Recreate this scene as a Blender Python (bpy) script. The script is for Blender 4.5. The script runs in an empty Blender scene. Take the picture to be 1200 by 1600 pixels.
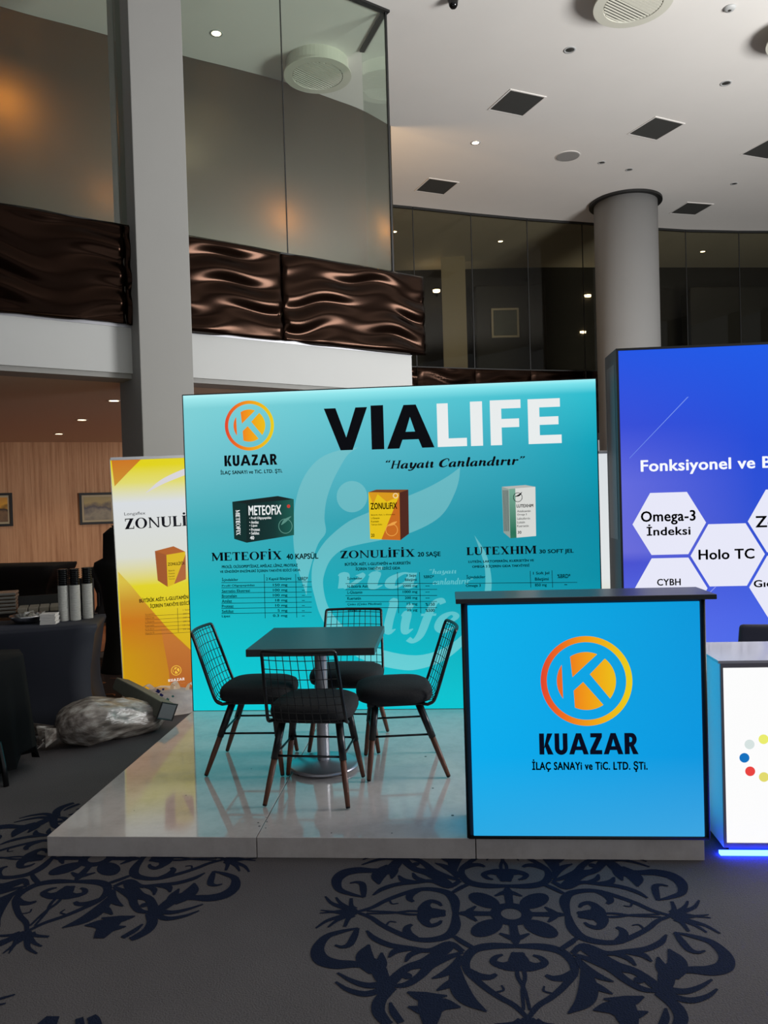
import bpy, bmesh, math, random
from mathutils import Vector, Matrix, noise
from mathutils.geometry import tessellate_polygon

sc = bpy.context.scene
COL = sc.collection
random.seed(4)
PI = math.pi

# ------------------------------------------------------------------ camera
CAM = Vector((1.9005, -3.4731, 1.6329))
YAW, PITCH, ROLL, FPX = -0.0774, -0.0181, -0.0295, 1212.25
_f = Vector((math.sin(YAW) * math.cos(PITCH), math.cos(YAW) * math.cos(PITCH), math.sin(PITCH)))
_r0 = Vector((math.cos(YAW), -math.sin(YAW), 0))
_u0 = _r0.cross(_f)
_r = _r0 * math.cos(ROLL) + _u0 * math.sin(ROLL)
_u = -_r0 * math.sin(ROLL) + _u0 * math.cos(ROLL)
cam_data = bpy.data.cameras.new('camera')
cam = bpy.data.objects.new('camera', cam_data)
COL.objects.link(cam)
cam.matrix_world = Matrix(((_r.x, _u.x, -_f.x, CAM.x), (_r.y, _u.y, -_f.y, CAM.y), (_r.z, _u.z, -_f.z, CAM.z), (0, 0, 0, 1)))
cam_data.sensor_fit = 'HORIZONTAL'
cam_data.sensor_width = 36.0
cam_data.lens = 36.0 * FPX / 1200.0
cam_data.clip_end = 200
sc.camera = cam

# ------------------------------------------------------------------ world and exposure
world = bpy.data.worlds.new('daylight')
sc.world = world
world.use_nodes = True
bg = world.node_tree.nodes['Background']
bg.inputs[0].default_value = (0.93, 0.96, 1.0, 1)
bg.inputs[1].default_value = 0.38
sc.view_settings.view_transform = 'Standard'
sc.view_settings.look = 'None'
sc.view_settings.gamma = 1.0
sc.view_settings.exposure = 0.0
sc.view_settings.use_curve_mapping = False


def lamp(name, kind, loc, energy, color=(1, 1, 1), size=0.1, target=None, spot=None):
    d = bpy.data.lights.new(name, kind)
    d.energy = energy
    d.color = color
    if kind == 'AREA':
        d.size = size
    else:
        d.shadow_soft_size = size
    if spot:
        d.spot_size = spot
        d.spot_blend = 0.6
    o = bpy.data.objects.new(name, d)
    o.location = loc
    if target is not None:
        o.rotation_euler = (Vector(target) - Vector(loc)).to_track_quat('-Z', 'Y').to_euler()
    COL.objects.link(o)
    return o


# unseen area light added at the right to brighten the ceiling and balcony
_fl = lamp('ceiling_fill_light', 'AREA', (10.5, 1.5, 2.7), 1260, (1.0, 1.0, .985), 3.0, (3.0, 8.0, 7.85))


# ------------------------------------------------------------------ measuring helpers (image point -> point of a real plane)
def ray(x, y):
    return _f + _r * ((x - 600) / FPX) - _u * ((y - 800) / FPX)


def on_y(x, y, Y):
    d = ray(x, y)
    return CAM + d * ((Y - CAM.y) / d.y)


def on_z(x, y, Z):
    d = ray(x, y)
    return CAM + d * ((Z - CAM.z) / d.z)


# ------------------------------------------------------------------ materials
def s2l(c):
    out = []
    for v in c[:3]:
        v = v / 255.0
        out.append(v / 12.92 if v <= 0.04045 else ((v + 0.055) / 1.055) ** 2.4)
    return tuple(out) + (1.0,)


def new_mat(name):
    m = bpy.data.materials.new(name)
    m.use_nodes = True
    nt = m.node_tree
    return m, nt, nt.nodes['Principled BSDF']


def mat(name, rgb, rough=0.6, metal=0.0, spec=0.5, noise=0.0, nscale=30.0, bump=0.0, coat=0.0):
    """plain surface with a little colour noise and relief; rgb is 0-255 sRGB"""
    m, nt, b = new_mat(name)
    c = s2l(rgb)
    b.inputs['Base Color'].default_value = c
    b.inputs['Roughness'].default_value = rough
    b.inputs['Metallic'].default_value = metal
    b.inputs['Specular IOR Level'].default_value = spec
    b.inputs['Coat Weight'].default_value = coat
    if noise or bump:
        tc = nt.nodes.new('ShaderNodeTexCoord')
        n = nt.nodes.new('ShaderNodeTexNoise')
        n.inputs['Scale'].default_value = nscale
        n.inputs['Detail'].default_value = 4
        nt.links.new(tc.outputs['Object'], n.inputs['Vector'])
        if noise:
            r = nt.nodes.new('ShaderNodeMix')
            r.data_type = 'RGBA'
            r.inputs[6].default_value = tuple(max(0, v * (1 - noise)) for v in c[:3]) + (1,)
            r.inputs[7].default_value = tuple(min(1, v * (1 + noise)) for v in c[:3]) + (1,)
            nt.links.new(n.outputs['Fac'], r.inputs[0])
            nt.links.new(r.outputs[2], b.inputs['Base Color'])
        if bump:
            bp = nt.nodes.new('ShaderNodeBump')
            bp.inputs['Strength'].default_value = bump
            bp.inputs['Distance'].default_value = 0.01
            nt.links.new(n.outputs['Fac'], bp.inputs['Height'])
            nt.links.new(bp.outputs['Normal'], b.inputs['Normal'])
    return m


def ramp_node(nt, stops, fac):
    r = nt.nodes.new('ShaderNodeValToRGB')
    e = r.color_ramp.elements
    e[0].position, e[0].color = stops[0][0], s2l(stops[0][1])
    e[1].position, e[1].color = stops[-1][0], s2l(stops[-1][1])
    for p, c in stops[1:-1]:
        k = e.new(p)
        k.color = s2l(c)
    nt.links.new(fac, r.inputs[0])
    return r.outputs[0]


def coord(nt, axis, lo, hi, tilt=0.0):
    tc = nt.nodes.new('ShaderNodeTexCoord')
    sp = nt.nodes.new('ShaderNodeSeparateXYZ')
    nt.links.new(tc.outputs['Object'], sp.inputs[0])
    mr = nt.nodes.new('ShaderNodeMapRange')
    mr.inputs[1].default_value = lo
    mr.inputs[2].default_value = hi
    nt.links.new(sp.outputs[axis], mr.inputs[0])
    return mr.outputs[0]


def lit(name, rgb=None, strength=1.0, left=None, right=None, w=1.0, h=1.0, x0=0.0, horiz=None):
    """print on a fabric that is lit from behind. Either one ink colour, or ramps of colour up the left and right side"""
    m, nt, b = new_mat(name)
    b.inputs['Base Color'].default_value = (0.02, 0.02, 0.02, 1)
    b.inputs['Roughness'].default_value = 0.55
    b.inputs['Specular IOR Level'].default_value = 0.15
    b.inputs['Emission Strength'].default_value = strength
    if rgb is not None:
        b.inputs['Emission Color'].default_value = s2l(rgb)
    elif horiz is not None:
        nt.links.new(ramp_node(nt, horiz, coord(nt, 0, x0, x0 + w)), b.inputs['Emission Color'])
    else:
        v = coord(nt, 2, 0, h)
        cl = ramp_node(nt, left, v)
        if right is None:
            nt.links.new(cl, b.inputs['Emission Color'])
        else:
            cr = ramp_node(nt, right, v)
            mx = nt.nodes.new('ShaderNodeMix')
            mx.data_type = 'RGBA'
            nt.links.new(coord(nt, 0, x0, x0 + w), mx.inputs[0])
            nt.links.new(cl, mx.inputs[6])
            nt.links.new(cr, mx.inputs[7])
            nt.links.new(mx.outputs[2], b.inputs['Emission Color'])
    return m


def glass(name, tint, refl=0.06, rough=0.0, refl_tint=(255, 255, 255)):
    m = bpy.data.materials.new(name)
    m.use_nodes = True
    nt = m.node_tree
    nt.nodes.clear()
    out = nt.nodes.new('ShaderNodeOutputMaterial')
    tr = nt.nodes.new('ShaderNodeBsdfTransparent')
    tr.inputs[0].default_value = s2l(tint)
    gl = nt.nodes.new('ShaderNodeBsdfGlossy')
    gl.inputs['Color'].default_value = s2l(refl_tint)
    gl.inputs['Roughness'].default_value = rough
    fr = nt.nodes.new('ShaderNodeLayerWeight')
    fr.inputs[0].default_value = 0.5
    pw = nt.nodes.new('ShaderNodeMath')
    pw.operation = 'POWER'
    pw.inputs[1].default_value = 5.0
    nt.links.new(fr.outputs['Facing'], pw.inputs[0])
    ad = nt.nodes.new('ShaderNodeMath')
    ad.operation = 'ADD'
    ad.inputs[1].default_value = refl
    ad.use_clamp = True
    mx = nt.nodes.new('ShaderNodeMixShader')
    nt.links.new(pw.outputs[0], ad.inputs[0])
    nt.links.new(ad.outputs[0], mx.inputs[0])
    nt.links.new(tr.outputs[0], mx.inputs[1])
    nt.links.new(gl.outputs[0], mx.inputs[2])
    nt.links.new(mx.outputs[0], out.inputs[0])
    return m


def frosted(name, rgb, trans=0.5):
    m = bpy.data.materials.new(name)
    m.use_nodes = True
    nt = m.node_tree
    nt.nodes.clear()
    out = nt.nodes.new('ShaderNodeOutputMaterial')
    d = nt.nodes.new('ShaderNodeBsdfDiffuse')
    d.inputs[0].default_value = s2l(rgb)
    t = nt.nodes.new('ShaderNodeBsdfTranslucent')
    t.inputs[0].default_value = s2l((200, 170, 120))
    g = nt.nodes.new('ShaderNodeBsdfGlossy')
    g.inputs[0].default_value = s2l((150, 150, 140))
    g.inputs['Roughness'].default_value = 0.45
    a = nt.nodes.new('ShaderNodeMixShader')
    a.inputs[0].default_value = trans
    nt.links.new(d.outputs[0], a.inputs[1])
    nt.links.new(t.outputs[0], a.inputs[2])
    c = nt.nodes.new('ShaderNodeMixShader')
    c.inputs[0].default_value = 0.14
    nt.links.new(a.outputs[0], c.inputs[1])
    nt.links.new(g.outputs[0], c.inputs[2])
    nt.links.new(c.outputs[0], out.inputs[0])
    return m


def glow(name, rgb, strength):
    m, nt, b = new_mat(name)
    b.inputs['Base Color'].default_value = s2l(rgb)
    b.inputs['Emission Color'].default_value = s2l(rgb)
    b.inputs['Emission Strength'].default_value = strength
    return m


M = {}
M['black_metal'] = mat('black_metal', (14, 14, 16), 0.35, spec=0.5)
M['black_fabric'] = mat('black_fabric', (17, 18, 21), 0.9, noise=0.25, nscale=120, bump=0.25)
M['walnut'] = mat('walnut', (96, 58, 40), 0.45, noise=0.3, nscale=25)
M['rubber'] = mat('rubber', (16, 16, 16), 0.8)
M['brushed_steel'] = mat('brushed_steel', (176, 176, 182), 0.35, metal=0.75)
M['plaster'] = mat('plaster', (230, 226, 221), 0.85, noise=0.03, nscale=1.5)
M['white_paint'] = mat('white_paint', (180, 181, 180), 0.6, noise=0.02, nscale=2)
M['grey_paint'] = mat('grey_paint', (142, 141, 138), 0.7, noise=0.03, nscale=3)
M['dark_trim'] = mat('dark_trim', (24, 24, 24), 0.5)
M['black_ink'] = mat('black_ink', (9, 11, 26), 0.55, spec=0.2)


# ------------------------------------------------------------------ object helpers
def link(name, me, material=None, parent=None, smooth=False):
    o = bpy.data.objects.new(name, me)
    COL.objects.link(o)
    if material is not None and not me.materials:
        me.materials.append(material)
    if smooth:
        for p in me.polygons:
            p.use_smooth = True
    if parent is not None:
        o.parent = parent
    return o


def thing(name, label, cat, loc=(0, 0, 0), rotz=0.0, group=None):
    o = bpy.data.objects.new(name, None)
    o.empty_display_size = 0.1
    COL.objects.link(o)
    o.location = loc
    o.rotation_euler = (0, 0, rotz)
    tag(o, label, cat, group)
    return o


def tag(o, label, cat, group=None):
    o['label'] = label
    o['category'] = cat
    if group:
        o['group'] = group
    return o


def structure(o):
    o['kind'] = 'structure'
    return o


class MB:
    """collects geometry for one mesh"""

    def __init__(self):
        self.v, self.f = [], []

    def add(self, vs, fs):
        n = len(self.v)
        self.v += [tuple(p) for p in vs]
        self.f += [tuple(i + n for i in q) for q in fs]
        return self

    def box(self, a, b):
        (x0, y0, z0), (x1, y1, z1) = a, b
        return self.add([(x0, y0, z0), (x1, y0, z0), (x1, y1, z0), (x0, y1, z0), (x0, y0, z1), (x1, y0, z1), (x1, y1, z1), (x0, y1, z1)],
                        [(0, 3, 2, 1), (4, 5, 6, 7), (0, 1, 5, 4), (1, 2, 6, 5), (2, 3, 7, 6), (3, 0, 4, 7)])

    def prism(self, pts, z0, z1):
        """upright prism over a plan polygon"""
        n = len(pts)
        vs = [(p[0], p[1], z0) for p in pts] + [(p[0], p[1], z1) for p in pts]
        tri = tessellate_polygon([[Vector((p[0], p[1], 0)) for p in pts]])
        fs = [(i, (i + 1) % n, n + (i + 1) % n, n + i) for i in range(n)]
        fs += [tuple(t) for t in tri] + [tuple(n + i for i in t) for t in tri]
        return self.add(vs, fs)

    def tube(self, pts, r, n=8, closed=False, caps=True):
        pts = [Vector(p) for p in pts]
        rs = r if isinstance(r, (list, tuple)) else [r] * len(pts)
        base = len(self.v)
        prev = None
        m = len(pts)
        for i, p in enumerate(pts):
            if closed:
                d = pts[(i + 1) % m] - pts[i - 1]
            else:
                d = pts[min(i + 1, m - 1)] - pts[max(i - 1, 0)]
            d.normalize()
            if prev is None:
                a = Vector((0, 0, 1)) if abs(d.z) < 0.9 else Vector((1, 0, 0))
                prev = d.cross(a).normalized()
            else:
                prev = (prev - d * prev.dot(d)).normalized()
            q = d.cross(prev)
            for k in range(n):
                t = 2 * PI * k / n
                self.v.append(tuple(p + (prev * math.cos(t) + q * math.sin(t)) * rs[i]))
        for i in range(m if closed else m - 1):
            for k in range(n):
                a, b = base + i * n + k, base + i * n + (k + 1) % n
                j = (i + 1) % m
                c, d2 = base + j * n + (k + 1) % n, base + j * n + k
                self.f.append((a, b, c, d2))
        if caps and not closed:
            self.f.append(tuple(base + k for k in reversed(range(n))))
            self.f.append(tuple(base + (m - 1) * n + k for k in range(n)))
        return self

    def lathe(self, prof, n=32, c=(0, 0, 0), cap=True):
        base = len(self.v)
        for (r, z) in prof:
            for k in range(n):
                t = 2 * PI * k / n
                self.v.append((c[0] + r * math.cos(t), c[1] + r * math.sin(t), c[2] + z))
        for i in range(len(prof) - 1):
            for k in range(n):
                a, b = base + i * n + k, base + i * n + (k + 1) % n
                self.f.append((a, b, b + n, a + n))
        if cap:
            self.f.append(tuple(base + k for k in reversed(range(n))))
            self.f.append(tuple(base + (len(prof) - 1) * n + k for k in range(n)))
        return self

    def grid(self, fn, nu, nv):
        base = len(self.v)
        for j in range(nv + 1):
            for i in range(nu + 1):
                self.v.append(tuple(fn(i / nu, j / nv)))
        for j in range(nv):
            for i in range(nu):
                a = base + j * (nu + 1) + i
                self.f.append((a, a + 1, a + nu + 2, a + nu + 1))
        return self

    def mesh(self, name='mesh'):
        me = bpy.data.meshes.new(name)
        me.from_pydata(self.v, [], self.f)
        bm = bmesh.new()
        bm.from_mesh(me)
        bmesh.ops.recalc_face_normals(bm, faces=bm.faces)
        bm.to_mesh(me)
        bm.free()
        return me

    def build(self, name, material, parent=None, smooth=False, bevel=0.0):
        o = link(name, self.mesh(name), material, parent, smooth)
        if bevel:
            b = o.modifiers.new('bevel', 'BEVEL')
            b.width = bevel
            b.segments = 2
            b.limit_method = 'ANGLE'
        return o


def catmull(pts, n=6):
    pts = [Vector(p) for p in pts]
    if len(pts) < 3:
        return pts
    out = []
    for i in range(len(pts) - 1):
        p0 = pts[i - 1] if i else pts[0] * 2 - pts[1]
        p1, p2 = pts[i], pts[i + 1]
        p3 = pts[i + 2] if i + 2 < len(pts) else pts[-1] * 2 - pts[-2]
        for k in range(n):
            t = k / n
            out.append(0.5 * ((2 * p1) + (p2 - p0) * t + (2 * p0 - 5 * p1 + 4 * p2 - p3) * t * t + (3 * p1 - p0 - 3 * p2 + p3) * t ** 3))
    out.append(pts[-1])
    return out


# ------------------------------------------------------------------ flat print (2-D shapes lists of loops: [outer, hole, ...])
def rect(x0, y0, x1, y1):
    return [[(x0, y0), (x1, y0), (x1, y1), (x0, y1)]]


def poly(*p):
    return [list(p)]


def ell(cx, cy, rx, ry, n=36):
    return [(cx + rx * math.cos(2 * PI * k / n), cy + ry * math.sin(2 * PI * k / n)) for k in range(n)]


def stroke(pts, ws, n=6):
    """tapered brush stroke as one loop"""
    P = [Vector((p[0], p[1], 0)) for p in pts]
    if isinstance(ws, (int, float)):
        ws = [ws] * len(P)
    W = [v.x for v in catmull([(w, 0, 0) for w in ws], n)] if len(P) > 2 else list(ws)
    C = catmull(P, n)
    L, Rr = [], []
    for i, p in enumerate(C):
        d = C[min(i + 1, len(C) - 1)] - C[max(i - 1, 0)]
        if d.length < 1e-9:
            continue
        d.normalize()
        nn = Vector((-d.y, d.x, 0)) * max(W[i], 1e-4) * 0.5
        L.append((p.x + nn.x, p.y + nn.y))
        Rr.append((p.x - nn.x, p.y - nn.y))
    return ('S', L, Rr)


def shapes_mesh(shapes, tf):
    """shapes -> mesh; tf maps a 2-D point to a 3-D local point"""
    vs, fs = [], []
    for s in shapes:
        n0 = len(vs)
        if s[0] == 'S':
            _, L, Rr = s
            for a, b in zip(L, Rr):
                vs.append(tf(*a))
                vs.append(tf(*b))
            for i in range(len(L) - 1):
                k = n0 + 2 * i
                fs.append((k, k + 1, k + 3, k + 2))
        else:
            flat = []
            for loop in s:
                flat += loop
            tri = tessellate_polygon([[Vector((p[0], p[1], 0)) for p in loop] for loop in s])
            for p in flat:
                vs.append(tf(*p))
            for t in tri:
                fs.append(tuple(n0 + i for i in t))
    me = bpy.data.meshes.new('print')
    me.from_pydata([tuple(v) for v in vs], [], fs)
    return me


def bounds(shapes):
    xs, ys = [], []
    for s in shapes:
        for loop in (s[1:] if s[0] == 'S' else s):
            for p in loop:
                xs.append(p[0])
                ys.append(p[1])
    return min(xs), min(ys), max(xs), max(ys)


def move(shapes, dx, dy=0.0, sx=1.0, sy=1.0, shear=0.0):
    out = []
    g = lambda p: (p[0] * sx + dx + shear * p[1], p[1] * sy + dy)
    for s in shapes:
        if s[0] == 'S':
            out.append(('S', [g(p) for p in s[1]], [g(p) for p in s[2]]))
        else:
            out.append([[g(p) for p in loop] for loop in s])
    return out


# bold grotesque capitals, height 1
def sans_glyph(ch):
    w = 0.235
    if ch == 'I':
        return [rect(0, 0, w + .02, 1)], w + .02
    if ch == 'V':
        return [poly((0, 1), (.27, 1), (.5, .30), (.73, 1), (1, 1), (.64, 0), (.36, 0))], 1.0
    if ch == 'A':
        return [[[(0, 0), (.26, 0), (.33, .2), (.67, .2), (.74, 0), (1, 0), (.63, 1), (.37, 1)], [(.4, .38), (.5, .72), (.6, .38)]]], 1.0
    if ch == 'L':
        return [poly((0, 0), (.66, 0), (.66, .19), (.25, .19), (.25, 1), (0, 1))], .66
    if ch == 'F':
        return [poly((0, 0), (.25, 0), (.25, .39), (.64, .39), (.64, .58), (.25, .58), (.25, .81), (.68, .81), (.68, 1), (0, 1))], .68
    if ch == 'E':
        return [poly((0, 0), (.72, 0), (.72, .19), (.25, .19), (.25, .42), (.66, .42), (.66, .6), (.25, .6), (.25, .81), (.7, .81), (.7, 1), (0, 1))], .72
    if ch == 'K':
        return [rect(0, 0, .25, 1), poly((.25, .36), (.41, 1), (.69, 1), (.46, .52), (.72, 0), (.43, 0), (.3, .36), (.25, .28))], .72
    if ch == 'U':
        o = [(0, 1), (0, .3)] + [(.33 + .33 * math.cos(t), .3 + .32 * math.sin(t)) for t in [PI + PI * k / 12 for k in range(1, 12)]] + [(.66, .3), (.66, 1)]
        i = [(.42, 1), (.42, .3)] + [(.33 + .09 * math.cos(t), .3 + .1 * math.sin(t)) for t in [-PI * k / 8 for k in range(1, 8)]] + [(.24, .3), (.24, 1)]
        return [[o + i]], .66
    if ch == 'Z':
        return [poly((0, 0), (.62, 0), (.62, .2), (.29, .2), (.62, .82), (.62, 1), (.03, 1), (.03, .8), (.33, .8), (0, .18))], .62
    if ch == 'R':
        o = [(0, 0), (0, 1), (.34, 1)] + [(.36 + .26 * math.cos(t), .7 + .3 * math.sin(t)) for t in [PI / 2 - PI * k / 10 for k in range(1, 9)]] + [(.47, .42), (.7, 0), (.42, 0), (.28, .36), (.25, .36), (.25, 0)]
        i = [(.25, .57), (.31, .57)] + [(.31 + .08 * math.cos(t), .69 + .12 * math.sin(t)) for t in [-PI / 2 + PI * k / 6 for k in range(1, 6)]] + [(.3, .81), (.25, .81)]
        return [[o, i]], .68
    return [], .3


def serif_glyph(ch):
    T, t, s, h = .225, .09, .07, .06

    def stem(x, w, top=True, bot=True):
        r = [rect(x, 0, x + w, 1)]
        if bot:
            r.append(rect(x - s, 0, x + w + s, h))
        if top:
            r.append(rect(x - s, 1 - h, x + w + s, 1))
        return r
    if ch in 'Iİ':
        g = stem(s, T)
        if ch == 'İ':
            g.append([ell(s + T / 2, 1.2, .11, .11, 14)])
        return g, T + 2 * s
    if ch == 'M':
        return stem(.1, t) + stem(.86, T) + [poly((.02, 1), (.24, 1), (.56, .3), (.48, .02)), poly((.48, .02), (.56, .3), (.86, 1), (.9, .9), (.54, .02))], 1.13
    if ch == 'E':
        return stem(s, T) + [rect(s, 1 - t, .68, 1), rect(.62, .76, .68, 1), rect(s, .48, .5, .55), rect(.46, .36, .51, .66), rect(s, 0, .72, t), rect(.66, 0, .72, .27)], .74
    if ch == 'F':
        return stem(s, T) + [rect(s, 1 - t, .66, 1), rect(.6, .74, .66, 1), rect(s, .46, .48, .53), rect(.44, .34, .49, .64)], .68
    if ch == 'T':
        return stem(.27, T, top=False) + [rect(0, 1 - t, .74, 1), rect(0, .73, .055, 1), rect(.685, .73, .74, 1)], .75
    if ch == 'O':
        return [[ell(.46, .5, .46, .52, 32), ell(.46, .5, .25, .46, 28)]], .92
    if ch == 'X':
        return [poly((.04, 1), (.28, 1), (.84, 0), (.6, 0)), poly((.66, 1), (.74, 1), (.22, 0), (.14, 0)), rect(0, 1 - h, .34, 1), rect(.56, 1 - h, .84, 1), rect(.02, 0, .32, h), rect(.52, 0, .88, h)], .88
    if ch == 'Z':
        return [rect(.03, 1 - t, .68, 1), rect(.03, .74, .09, 1), rect(0, 0, .7, t), rect(.64, 0, .7, .27), poly((.43, 1), (.68, 1), (.26, 0), (0, 0))], .72
    if ch == 'N':
        return stem(.1, t, bot=True) + stem(.76, t, bot=False) + [poly((.02, 1), (.22, 1), (.84, 0), (.72, 0))], .92
    if ch == 'U':
        g = [rect(s, .3, s + T, 1), rect(0, 1 - h, .36, 1), rect(.68, .3, .68 + t, 1), rect(.58, 1 - h, .84, 1)]
        o = [(s + .34 + .34 * math.cos(a), .31 + .33 * math.sin(a)) for a in [PI + PI * k / 14 for k in range(15)]]
        i = [(s + .4 + .205 * math.cos(a), .31 + .22 * math.sin(a)) for a in [-PI * k / 14 for k in range(15)]]
        return g + [[o + i]], .84
    if ch == 'L':
        return stem(s, T) + [rect(s, 0, .66, t), rect(.6, 0, .66, .3)], .68
    if ch == 'H':
        return stem(s, T) + stem(.62, T) + [rect(s, .46, .75, .53)], .89
    return [], .3


def script_glyph(ch, bold=1.25):
    return script_shapes(ch, bold)


def script_shapes(ch, bold):
    """bold italic serif lower case, x-height 0.5"""
    def bstroke(k, pts, ws):
        return stroke(pts, [w * k for w in ws])
    if ch == 'h':
        return [bstroke(bold, [(0, .8), (.09, .82), (.1, .3), (.1, 0)], [.03, .12, .13, .12]), bstroke(bold, [(.12, .3), (.25, .47), (.38, .42), (.38, .2), (.43, .02), (.55, .1)], [.04, .07, .13, .13, .11, .02])], .55
    if ch in 'ıi':
        g = [bstroke(bold, [(0, .44), (.1, .5), (.12, .2), (.17, .02), (.3, .1)], [.03, .14, .14, .11, .02])]
        if ch == 'i':
            g.append([ell(.12, .68, .075, .08, 14)])
        return g, .3
    if ch == 'n':
        return [bstroke(bold, [(0, .44), (.09, .5), (.1, .25), (.1, 0)], [.03, .13, .13, .12]), bstroke(bold, [(.12, .3), (.25, .47), (.38, .42), (.38, .2), (.43, .02), (.55, .1)], [.04, .07, .13, .13, .11, .02])], .55
    if ch == 'r':
        return [bstroke(bold, [(0, .44), (.09, .5), (.1, .25), (.1, 0)], [.03, .13, .13, .12]), bstroke(bold, [(.12, .3), (.22, .46), (.32, .47), (.36, .4)], [.04, .07, .11, .12])], .38
    if ch == 'a':
        return [bstroke(bold, [(.36, .44), (.22, .49), (.07, .32), (.08, .08), (.2, .03), (.35, .25)], [.04, .06, .13, .13, .07, .03]), bstroke(bold, [(.38, .5), (.37, .25), (.4, .03), (.53, .1)], [.1, .13, .12, .02])], .52
    if ch == 'd':
        return [bstroke(bold, [(.36, .44), (.22, .49), (.07, .32), (.08, .08), (.2, .03), (.35, .25)], [.04, .06, .13, .13, .07, .03]), bstroke(bold, [(.3, .8), (.38, .82), (.37, .3), (.4, .03), (.53, .1)], [.03, .12, .13, .12, .02])], .52
    if ch == 'l':
        return [bstroke(bold, [(0, .8), (.1, .82), (.1, .3), (.14, .03), (.27, .1)], [.03, .13, .14, .12, .02])], .27
    if ch == 't':
        return [bstroke(bold, [(.12, .68), (.11, .3), (.15, .03), (.29, .1)], [.05, .13, .12, .02]), rect(0, .43, .27, .49)], .28
    if ch == 'y':
        return [bstroke(bold, [(0, .44), (.1, .5), (.12, .2), (.2, .02), (.36, .2)], [.03, .13, .13, .1, .04]), bstroke(bold, [(.42, .5), (.4, .2), (.3, -.12), (.12, -.22), (.02, -.15)], [.12, .13, .1, .08, .1])], .5
    if ch == 'v':
        return [bstroke(bold, [(0, .45), (.08, .5), (.13, .3), (.17, .02)], [.03, .13, .14, .14]), bstroke(bold, [(.17, .02), (.33, .2), (.4, .42), (.34, .5)], [.08, .08, .09, .12])], .46
    if ch == 'f':
        return [bstroke(bold, [(.42, .74), (.36, .83), (.24, .75), (.18, .4), (.13, -.05), (.02, -.22), (-.1, -.16)], [.1, .1, .11, .14, .13, .09, .1]), rect(.04, .43, .34, .49)], .34
    if ch == 'e':
        return [bstroke(bold, [(.08, .22), (.25, .27), (.36, .4), (.25, .49), (.1, .38), (.06, .15), (.18, .03), (.38, .13)], [.03, .06, .1, .07, .13, .14, .1, .03])], .42
    if ch == 'c':
        return [bstroke(bold, [(.35, .36), (.32, .47), (.2, .47), (.07, .3), (.08, .08), (.2, .03), (.36, .13)], [.1, .09, .06, .13, .14, .09, .03])], .4
    if ch == 'C':
        return [bstroke(bold, [(.6, .58), (.55, .76), (.36, .8), (.1, .55), (.1, .18), (.32, .02), (.58, .16)], [.04, .06, .07, .16, .16, .08, .05]), rect(.55, .56, .59, .8)], .64
    if ch == 'H':
        return [rect(.06, 0, .19, .8), rect(.46, 0, .59, .8), rect(.1, .38, .5, .44), rect(0, 0, .25, .04), rect(0, .76, .25, .8), rect(.4, 0, .65, .04), rect(.4, .76, .65, .8)], .68
    if ch in '“”':
        g = []
        for k in (0, .17):
            if ch == '“':
                g.append(bstroke(bold, [(k + .14, .86), (k + .06, .76), (k + .08, .64)], [.02, .08, .12]))
            else:
                g.append(bstroke(bold, [(k + .1, .8), (k + .13, .7), (k + .04, .58)], [.12, .08, .02]))
        return g, .4
    return [], .26


def typeset(s, glyph, gap=.08, shear=0.0):
    x, out = 0.0, []
    for ch in s:
        g, w = glyph(ch)
        out += move(g, x, shear=shear)
        x += w + gap
    return out


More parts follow.
